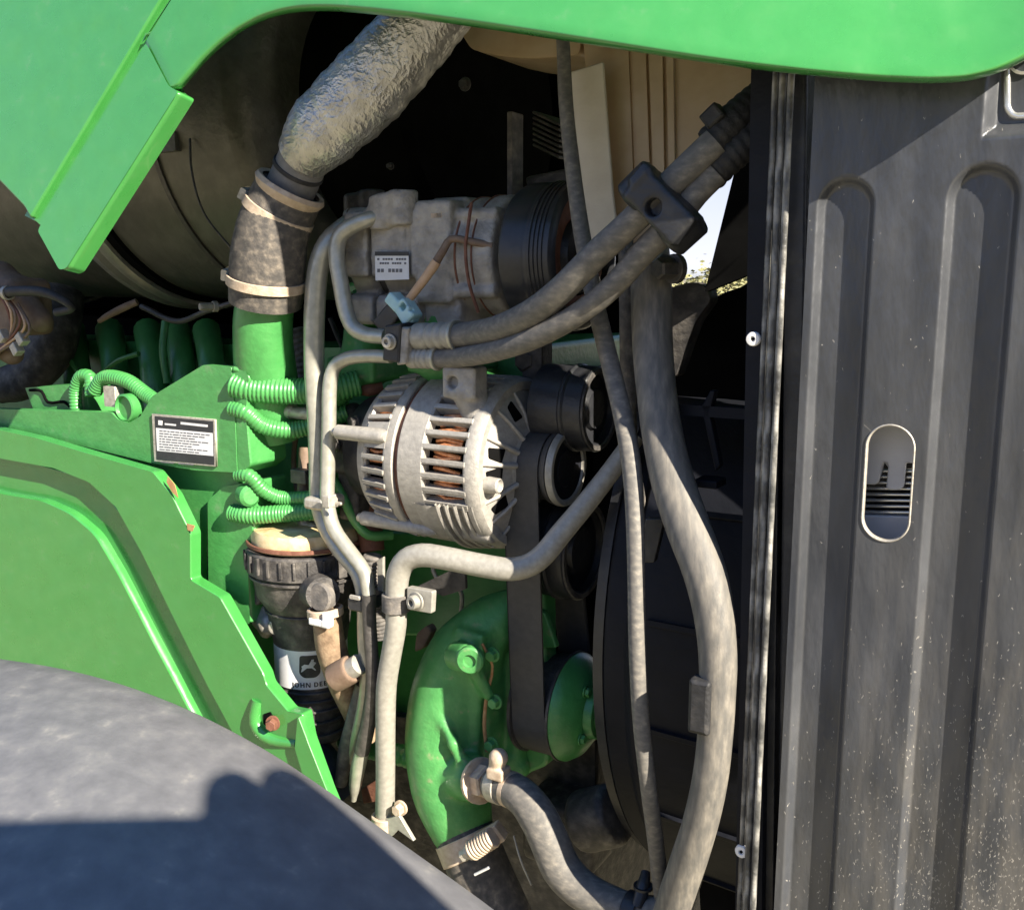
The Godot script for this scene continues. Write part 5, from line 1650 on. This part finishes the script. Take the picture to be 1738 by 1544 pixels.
	var cs := thing("line_clamp", "grey cushioned line clamp bolted across the brown hose", "clamp", on(590, 1140, 0.046))
	var cdir := on(618, 1122, 0.047) - on(566, 1152, 0.043)
	part(cs, "sleeve", lathe([0, 0.0, 0, 0.0125, 0.002, 0.0138, 0.022, 0.0138, 0.024, 0.0125, 0.024, 0.0], 26), M["brown sleeve"], along(on(568, 1151, 0.044), cdir))
	part(cs, "pin", lathe([0.02, 0.010, 0.034, 0.010, 0.036, 0.008, 0.036, 0.0], 22), M["pipe dusty"], along(on(568, 1151, 0.044), cdir))
	part(cs, "socket", lathe([0, 0.006, -0.0015, 0.006, -0.001, 0.0035, 0.001, 0.0], 16), M["dark steel"], along(on(567, 1151, 0.0435), cdir))


func pipes_and_hoses() -> void:
	var al: Material = M["pipe alloy"]
	var pd: Material = M["pipe dusty"]
	# ---- refrigerant pipes: they come down from the compressor and run side by side
	single("refrigerant_pipe", "upper bare alloy pipe bending from manifold down to the black saddle", "pipe", tube([655, 362, 0.1, 22, 632, 370, 0.088, 25, 600, 382, 0.08, 27, 577, 400, 0.076, 28, 571, 432, 0.074, 28, 578, 480, 0.073, 28, 588, 530, 0.072, 28, 600, 556, 0.071, 27, 622, 568, 0.07, 26, 655, 571, 0.07, 26], 22), al)
	single("refrigerant_pipe", "longest pale alloy pipe running straight down past the filter", "pipe", tube([606, 372, 0.13, 30, 585, 384, 0.10, 32, 556, 412, 0.08, 34, 541, 450, 0.075, 36, 534, 520, 0.072, 36, 533, 620, 0.07, 35, 538, 720, 0.068, 33, 540, 800, 0.066, 32, 541, 850, 0.064, 31, 552, 892, 0.062, 29, 578, 936, 0.06, 27, 606, 972, 0.058, 25, 616, 1010, 0.056, 24, 618, 1080, 0.056, 24, 622, 1150, 0.056, 24, 614, 1210, 0.06, 22, 596, 1270, 0.065, 20, 578, 1330, 0.07, 18], 22), al)
	single("refrigerant_pipe", "thinner alloy pipe from the saddle, close beside the longest pipe", "pipe", tube([664, 606, 0.07, 22, 630, 604, 0.07, 23, 590, 608, 0.07, 24, 568, 622, 0.068, 24, 560, 650, 0.066, 25, 558, 720, 0.062, 25, 556, 800, 0.058, 25, 556, 856, 0.054, 25, 566, 896, 0.052, 25, 592, 934, 0.05, 25, 618, 970, 0.048, 24, 626, 1010, 0.046, 23], 20), al)
	single("return_line", "dark sleeved thin line carrying on down from the cable tie", "pipe", tube([626, 1008, 0.046, 25, 627, 1060, 0.046, 24, 632, 1130, 0.046, 24, 632, 1170, 0.047, 25, 626, 1220, 0.05, 26, 614, 1275, 0.054, 27], 18), M["dark steel"])
	single("line_end", "bare alloy end of the line beside the brown sleeve", "pipe", tube([617, 1265, 0.054, 25, 608, 1300, 0.056, 26, 603, 1330, 0.058, 22, 600, 1358, 0.06, 10], 16), al)
	single("drain_line", "second grey plastic line converging behind the line end", "pipe", tube([614, 1160, 0.06, 22, 600, 1220, 0.062, 26, 588, 1270, 0.064, 28, 578, 1330, 0.066, 22], 16), M["grey hose"])
	var ct := thing("cable_tie", "grey cable tie binding the two alloy pipes above the filter", "cable tie", on(551, 850, 0.05))
	part(ct, "band", box(0.026, 0.012, 0.03, 0.003, 0.005), M["zinc"], facing(on(549, 851, 0.062), N))
	part(ct, "head", box(0.009, 0.012, 0.010, 0.001), M["zinc"], facing(on(558, 850, 0.036), N))
	part(ct, "tail", box(0.010, 0.003, 0.002, 0.0005), M["zinc"], facing(on(572, 854, 0.04), N))
	var c2 := thing("black_clip", "black plastic clip round the alloy pipes beside filter head", "clip", on(620, 1018, 0.05))
	part(c2, "band", box(0.022, 0.013, 0.03, 0.002, 0.004), M["black plastic"], facing(on(622, 1020, 0.056), N))
	part(c2, "tail", box(0.012, 0.004, 0.002, 0.0005), M["zinc"], facing(on(602, 1014, 0.04), N))
	# ---- black saddle that holds both pipes, with its bolt
	var sd := thing("pipe_saddle", "black two hole saddle bracket with silver bolt between the pipes", "bracket", on(668, 585, 0.06))
	var sf := frame(0.056)
	part(sd, "front_plate", plate(rounded(poly([652, 552, 680, 548, 676, 616, 648, 612], 0.054), 0.002), 0.022, 0.002), M["black plastic"], frame(0.054))
	part(sd, "back_plate", plate(rounded(poly([676, 554, 694, 556, 688, 618, 672, 620], 0.056), 0.002), 0.024, 0.002), M["cast alloy"], frame(0.056))
	part(sd, "bolt", bolt(0.0052, 0.006, true), M["zinc"], along(on(662, 580, 0.0535), N))
	# ---- upper and lower refrigerant hoses with crimped ends
	var h1 := thing("upper_ac_hose", "thick grey braided hose, upper one, rising to the clamp block", "hose", on(930, 500, 0.05))
	part(h1, "hose_body", tube([768, 570, 0.066, 40, 800, 567, 0.064, 44, 850, 556, 0.047, 46, 910, 526, 0.033, 48, 960, 485, 0.024, 48, 1010, 434, 0.018, 48, 1060, 388, 0.015, 48, 1110, 340, 0.013, 48, 1160, 292, 0.014, 49, 1215, 240, 0.02, 50], 26), M["dusty hose"])
	part(h1, "black_sleeve", loom([1205, 246, 0.024, 60, 1240, 210, 0.03, 62, 1300, 160, 0.045, 62, 1380, 100, 0.06, 62], 0.006, 0.05, 18), M["black rubber"])
	part(h1, "sleeve_tab", box(0.014, 0.012, 0.012, 0.002), M["black rubber"], facing(on(1212, 198, 0.02), N) * Transform3D(Basis(Vector3.BACK, 0.7), Vector3.ZERO))
	crimp(h1, [686, 571, 0.07, 706, 571, 0.069, 774, 569, 0.066], 43)
	var h2 := thing("lower_ac_hose", "thinner grey braided hose, lower one, sweeping under the upper hose", "hose", on(950, 560, 0.05))
	part(h2, "hose_body", tube([740, 608, 0.068, 32, 770, 607, 0.066, 34, 830, 598, 0.05, 36, 900, 576, 0.038, 38, 960, 546, 0.031, 39, 1010, 512, 0.027, 40, 1050, 476, 0.024, 41, 1090, 430, 0.022, 44, 1140, 380, 0.02, 46, 1180, 328, 0.021, 47, 1215, 292, 0.025, 48], 26), M["dusty hose"])
	part(h2, "black_sleeve", loom([1204, 300, 0.028, 58, 1236, 268, 0.03, 60, 1300, 215, 0.04, 60, 1380, 150, 0.06, 60], 0.006, 0.07, 18), M["black rubber"])
	crimp(h2, [684, 606, 0.07, 696, 607, 0.0695, 742, 608, 0.068], 34)
	# ---- black clamp block over both hoses
	var cb := thing("hose_clamp_block", "black plastic clamp block with round hole across two hoses", "clamp block", on(1125, 350, 0.015))
	var bo := on(1124, 352, 0.002)
	var b0 := facing(bo, N) * Transform3D(Basis(Vector3.BACK, deg_to_rad(-44)), Vector3.ZERO)
	var q1 := on(1092, 318, 0.012)
	var q2 := on(1158, 388, 0.017)
	var hd := (on(1160, 292, 0.014) - on(1060, 388, 0.015)).normalized()
	part(cb, "block", blob([["b", b0 * Transform3D(Basis(), Vector3(0, 0, -0.004)), Vector3(0.025, 0.0125, 0.011), 0.003], ["y", q1 - hd * 0.0125, q1 + hd * 0.0125, 0.0135, 0.002], ["y", q2 - hd * 0.0125, q2 + hd * 0.0125, 0.0135, 0.002], ["b", b0 * Transform3D(Basis(), Vector3(-0.026, 0.006, 0.002)), Vector3(0.003, 0.008, 0.004), 0.001],
		["-y", bo + N * 0.03 - A * 0.004, bo - N * 0.004 - A * 0.004, 0.0058, 0.001]], 0.0014, 0.005), M["black plastic"])
	part(cb, "hole_floor", lathe([0, 0.006, 0.0005, 0.0], 20), M["void black"], along(bo - A * 0.004 - N * 0.005, N))
	# ---- thick bent alloy pipe in front of the belt
	var bp := thing("bent_pipe", "thick pale steel pipe bent across the belt and down", "pipe", on(700, 960, 0.04))
	part(bp, "pipe_body", tube([1080, 740, 0.13, 32, 1040, 796, 0.115, 34, 990, 860, 0.098, 36, 950, 908, 0.085, 38, 924, 940, 0.076, 39, 900, 958, 0.07, 40, 868, 966, 0.064, 40, 820, 960, 0.058, 40, 760, 948, 0.05, 40, 716, 942, 0.046, 40, 690, 950, 0.044, 40, 676, 974, 0.043, 40, 673, 1010, 0.043, 38, 672, 1060, 0.043, 36, 664, 1110, 0.044, 35, 656, 1160, 0.046, 35, 654, 1230, 0.05, 34, 654, 1310, 0.056, 33, 653, 1400, 0.064, 33], 26), pd)
	var c3 := thing("pipe_clip", "grey rubber lined clip with bolt on the bent pipe", "clip", on(680, 1020, 0.04))
	part(c3, "strap", band(21.5 * dep(on(672, 1022, 0.043)) / F, 0.016, 0.0014, 32), M["grey hose"], along(on(672, 1022, 0.043), U))
	part(c3, "bracket", plate(rounded(poly([690, 996, 734, 1004, 732, 1042, 690, 1034], 0.04), 0.002), 0.006, 0.001), pd, frame(0.04))
	part(c3, "bolt", bolt(0.0062, 0.008, true), pd, along(on(708, 1020, 0.04), N - A * 0.2))
	single("bracket_strap", "dull grey steel bracket strap between the clip and the pump", "bracket", plate(rounded(poly([694, 1002, 760, 970, 788, 970, 790, 1000, 752, 1012, 736, 1004], 0.09), 0.002), 0.004, 0.001), M["dark steel"], frame(0.09))
	var c4 := thing("pipe_foot_bracket", "rusty tan bracket holding the foot of the bent pipe", "bracket", on(655, 1395, 0.06))
	part(c4, "strap", band(20.0 * dep(on(653, 1392, 0.063)) / F, 0.014, 0.0016, 28), M["clamp tan"], along(on(653, 1394, 0.063), U))
	part(c4, "arm", plate(rounded(poly([640, 1392, 676, 1384, 702, 1428, 676, 1408, 664, 1420, 634, 1406], 0.055), 0.001), 0.004, 0.001), pd, frame(0.055))
	part(c4, "bolt", bolt(0.0055, 0.009), M["clamp tan"], along(on(681, 1370, 0.06), N))
	part(c4, "plate", plate(rounded(poly([612, 1340, 640, 1322, 644, 1360, 616, 1364], 0.08), 0.002), 0.005, 0.001), M["rust brown"], frame(0.08))
	# ---- thin hose hanging from the tank
	single("vent_hose", "long thin grey hose hanging from the tank past the belt", "hose", tube([948, -20, 0.095, 22, 955, 60, 0.092, 23, 961, 180, 0.086, 25, 974, 300, 0.08, 27, 990, 410, 0.074, 29, 1012, 520, 0.068, 31, 1034, 610, 0.058, 32, 1056, 700, 0.046, 33, 1072, 790, 0.034, 34, 1078, 880, 0.022, 32, 1080, 980, 0.013, 30, 1082, 1100, 0.008, 30, 1088, 1220, 0.007, 29, 1100, 1330, 0.012, 28, 1112, 1420, 0.025, 28, 1124, 1520, 0.04, 28, 1140, 1640, 0.05, 28], 20), M["dusty hose"])
	single("grey_hose", "dull dark grey hose standing behind the thin vent hose", "hose", tube([1062, 400, 0.11, 26, 1064, 520, 0.105, 26, 1066, 640, 0.1, 27, 1070, 760, 0.1, 27, 1085, 860, 0.11, 26], 16), M["grey hose"])
	# ---- big radiator hose
	var rh := thing("radiator_hose", "fat pale dusty radiator hose curving down beside the post", "hose", on(1150, 850, 0.05))
	part(rh, "hose_body", tube([1105, 452, 0.075, 70, 1106, 520, 0.070, 70, 1108, 590, 0.062, 69, 1114, 660, 0.053, 68, 1125, 740, 0.043, 70, 1143, 820, 0.032, 74, 1170, 900, 0.02, 76, 1196, 970, 0.011, 74, 1212, 1040, 0.006, 70, 1219, 1110, 0.003, 66, 1218, 1180, 0.002, 62, 1213, 1260, 0.002, 60, 1204, 1330, 0.003, 60, 1188, 1400, 0.006, 60, 1166, 1470, 0.012, 62, 1144, 1540, 0.02, 64, 1116, 1640, 0.03, 66], 34), M["pale hose"])
	part(rh, "foam_pad", box(0.016, 0.040, 0.012, 0.003, 0.003), M["black rubber"], facing(on(1190, 1197, -0.009), N))
	var nk := thing("tank_neck", "grey metal tank outlet neck with bolt above radiator hose", "outlet neck", on(1108, 450, 0.085))
	part(nk, "neck", tube([1104, 422, 0.09, 64, 1105, 470, 0.085, 76, 1105, 474, 0.085, 70], 30), M["cast alloy"])
	part(nk, "clamp_bolt", bolt(0.008, 0.02), M["dark steel"], along(on(1150, 456, 0.06), N - A * 0.5))
	part(nk, "clamp_barrel", tube([1122, 448, 0.06, 36, 1136, 452, 0.06, 38, 1158, 456, 0.062, 30], 18), M["dark steel"])
	single("black_side_cover", "dark grey rounded cover behind the radiator hose top", "cover", plate(rounded(poly([1130, 490, 1175, 478, 1200, 488, 1206, 510, 1180, 545, 1160, 600, 1146, 640, 1130, 640], 0.12), 0.004), 0.02, 0.006), M["dusty black"], frame(0.12))
	# ---- lower pump hose
	var lp := thing("pump_hose", "pale dusty hose curving from the pump outlet to the bottom", "hose", on(930, 1420, 0.04))
	part(lp, "hose_body", tube([836, 1331, 0.062, 54, 862, 1337, 0.056, 58, 890, 1355, 0.05, 62, 915, 1390, 0.045, 66, 934, 1430, 0.042, 68, 952, 1472, 0.04, 68, 985, 1508, 0.038, 66, 1030, 1532, 0.037, 62, 1075, 1548, 0.036, 58], 28), M["dusty hose"])
	part(lp, "hose_end", tube([1072, 1548, 0.036, 58, 1110, 1546, 0.038, 50, 1160, 1540, 0.042, 40], 22), M["pale hose"])
	var pc := thing("pump_hose_clamp", "zinc worm clamp with upright screw on pump hose end", "hose clamp", on(845, 1332, 0.06))
	var pp := on(848, 1333, 0.059)
	var wd := on(880, 1346, 0.052) - on(820, 1326, 0.066)
	var wc := worm_clamp(29.0 * dep(pp) / F, 0.012, 0.0)
	part(pc, "band", wc[0], M["zinc"], along(pp, wd))
	part(pc, "second_band", band(28.0 * dep(pp) / F, 0.006, 0.001, 30), M["clamp tan"], along(on(868, 1340, 0.055), on(890, 1352, 0.05) - on(850, 1334, 0.058)))
	part(pc, "screw_tower", blob([["c", on(842, 1302, 0.05), on(846, 1286, 0.05), 0.0065, 0.0085], ["b", at(on(846, 1310, 0.05)), Vector3(0.008, 0.005, 0.008), 0.001]], 0.0013, 0.002), M["clamp tan"])
	var kc := thing("black_line_clip", "black push clip where the two pale hoses meet below", "clip", on(1080, 1530, 0.03))
	part(kc, "band", band(31.0 * dep(on(1074, 1548, 0.036)) / F, 0.012, 0.0016, 28), M["black plastic"], along(on(1074, 1548, 0.036), A))
	part(kc, "stem", tube([1082, 1540, 0.03, 22, 1092, 1505, 0.04, 24, 1096, 1480, 0.05, 16], 14), M["black plastic"])
	part(kc, "flange", lathe([0, 0.008, 0.002, 0.008, 0.002, 0.0], 20), M["black plastic"], along(on(1092, 1506, 0.04), U))
	# small hose pieces under the filter
	single("ribbed_sleeve", "grey ribbed sleeve standing right of the filter collar", "sleeve", loom([632, 942, 0.085, 34, 630, 980, 0.085, 34, 640, 1030, 0.085, 34, 648, 1080, 0.09, 32], 0.004, 0.15, 16), M["grey hose"])
	single("sleeve_strap", "pale tan strap beside the grey ribbed sleeve", "strap", plate(rounded(poly([640, 950, 650, 945, 650, 1015, 640, 1022], 0.075), 0.001), 0.003, 0.001), M["pipe dusty"], frame(0.075))
	single("green_fitting", "small green ribbed fitting low behind the bent pipe", "fitting", loom([582, 1256, 0.11, 34, 620, 1268, 0.105, 36, 655, 1276, 0.1, 36, 720, 1290, 0.1, 40], 0.008, 0.1, 18), M["engine paint"])
	single("lower_bracket", "pinkish brown bracket behind the pump housing edge", "bracket", plate(rounded(poly([716, 1070, 734, 1056, 742, 1066, 728, 1096, 712, 1102], 0.13), 0.004), 0.01, 0.002), M["brown sleeve"], frame(0.12))
	single("black_pipe_end", "round black pipe mouth below the filter bottom", "pipe", tube([520, 1262, 0.08, 60, 548, 1300, 0.075, 66, 590, 1350, 0.08, 66], 20), M["black rubber"])
	single("side_bolt", "dull grey bolt head in shade between the belt idler and hose", "bolt", bolt(0.010, 0.012), M["dark steel"], along(on(898, 610, 0.16), N))


func crimp(par: Node3D, l: Array, w: float) -> void:    # swaged alloy end: short neck, then a ringed shell
	var a := on(l[0], l[1], l[2])
	var b := on(l[3], l[4], l[5])
	var c := on(l[6], l[7], l[8])
	var k := dep(b) / F * 0.5
	part(par, "neck", tube_raw([a, b], [w * 0.66 * k, w * 0.66 * k], 22), M["pipe alloy"])
	var q := []
	var s := []
	for j in 41:
		q.append(b.lerp(c, j / 40.0))
		var f := j / 40.0
		var r := 1.0
		for g in [0.36, 0.56, 0.76]:
			r -= 0.13 * exp(-pow((f - g) / 0.035, 2.0))
		if f < 0.05:
			r *= 0.92
		s.append(w * r * k * 1.06)
	part(par, "crimp_shell", tube_raw(q, s, 28), M["pipe dusty"])
	part(par, "end_lip", band(w * k * 1.06, 0.003, 0.0014, 28), M["pipe alloy"], along(c, c - b))


func small_things() -> void:
	# loose straw caught by the lower hose
	single("straw", "single dry straw caught beside the pump hose", "straw", tube([872, 1418, 0.055, 3, 884, 1460, 0.05, 4, 902, 1502, 0.05, 3], 6), M["pipe dusty"])
	single("clamp_tang", "pale wire tang sticking out of the lower hose", "wire", tube([806, 1484, 0.045, 5, 830, 1472, 0.045, 5], 8), M["white plastic"])
	# thin leads and pipes in the dark behind the front parts
	var leads := [
		["thin black lead looping behind the compressor body", [560, 540, 0.16, 9, 590, 600, 0.16, 9, 640, 625, 0.17, 9, 720, 622, 0.18, 9], "black rubber"],
		["dull grey lead hanging between the pump and bent pipe", [770, 935, 0.15, 7, 735, 960, 0.14, 8, 745, 985, 0.14, 8, 780, 1000, 0.15, 8, 782, 1050, 0.16, 8], "zinc"],
		["dark lead drooping under the canister beside the elbow", [240, 520, 0.2, 10, 300, 545, 0.19, 10, 350, 528, 0.18, 10, 400, 512, 0.18, 10], "dark steel"],
		["brown lead running down behind the amber filter cap", [505, 720, 0.12, 9, 498, 780, 0.12, 9, 506, 850, 0.12, 9], "brown sleeve"],
		["black corrugated lead beside the alternator rear cover", [586, 700, 0.125, 15, 575, 740, 0.12, 15, 580, 800, 0.125, 15, 600, 850, 0.13, 15], "black plastic"],
	]
	for e in leads:
		single("lead_wire", e[0], "lead", tube(e[1], 10), M[e[2]])
	single("canister_bolt", "bright bolt end under the canister near the elbow clamp", "bolt", bolt(0.0045, 0.02), M["zinc"], along(on(368, 520, 0.16), N - A * 0.4))
	single("green_bracket_foot", "shaded green casting lug above the black belt idler", "casting lug", blob([["c", on(850, 600, 0.19), on(900, 640, 0.18), 0.02, 0.016], ["b", at(on(870, 612, 0.185)), Vector3(0.03, 0.01, 0.015), 0.004]], 0.0035, 0.006), M["cast green"])
	var f := thing("fin_stack", "small dark ribbed cooler seen in the gap beside vent hose", "cooler", on(940, 240, 0.3))
	for k in 7:
		part(f, "fin", box(0.034, 0.003, 0.05, 0.0008), M["dusty black"], at(on(946, 206 + k * 9, 0.3)) * Transform3D(Basis(Vector3.BACK, -0.45), Vector3.ZERO))
	single("drum_cover", "grey shaded cover between black pulley and drum", "cover", plate(rounded(poly([890, 300, 960, 285, 970, 330, 900, 350], 0.22), 0.004), 0.02, 0.003), M["dusty black"], frame(0.22))


func photographer() -> void:
	# what stands between the sun and the mudguard, behind the viewer: a steel cabinet side with a rounded lamp head
	var inn := C.basis * Vector3(0.0, -0.35, 1.0).normalized()
	var o := P(300, 1192, 0.595)
	var along_rim := (P(450, 1268, 0.575) - P(150, 1142, 0.615)).normalized()
	var n := along_rim.cross(inn).normalized()
	var l := [-500, 1404, 328, 1390, 331, 1345, 345, 1322, 378, 1310, 408, 1316, 430, 1338, 440, 1312, 466, 1300, 506, 1308, 560, 1342, 680, 1426, 850, 1549, 1000, 1670, 1000, 2000, -500, 2000]
	var c := facing(o + S * 1.0, S)
	var inv := c.affine_inverse()
	var p := PackedVector2Array()
	for k in range(0, l.size(), 2):
		var q := inv * hit(l[k], l[k + 1], o, n)
		p.append(Vector2(q.x, q.y))
	single("work_screen", "dark sheet screen outside the frame that shades the mudguard", "screen", plate(rounded(p, 0.004), 0.01, 0.002), M["cloth"], c)
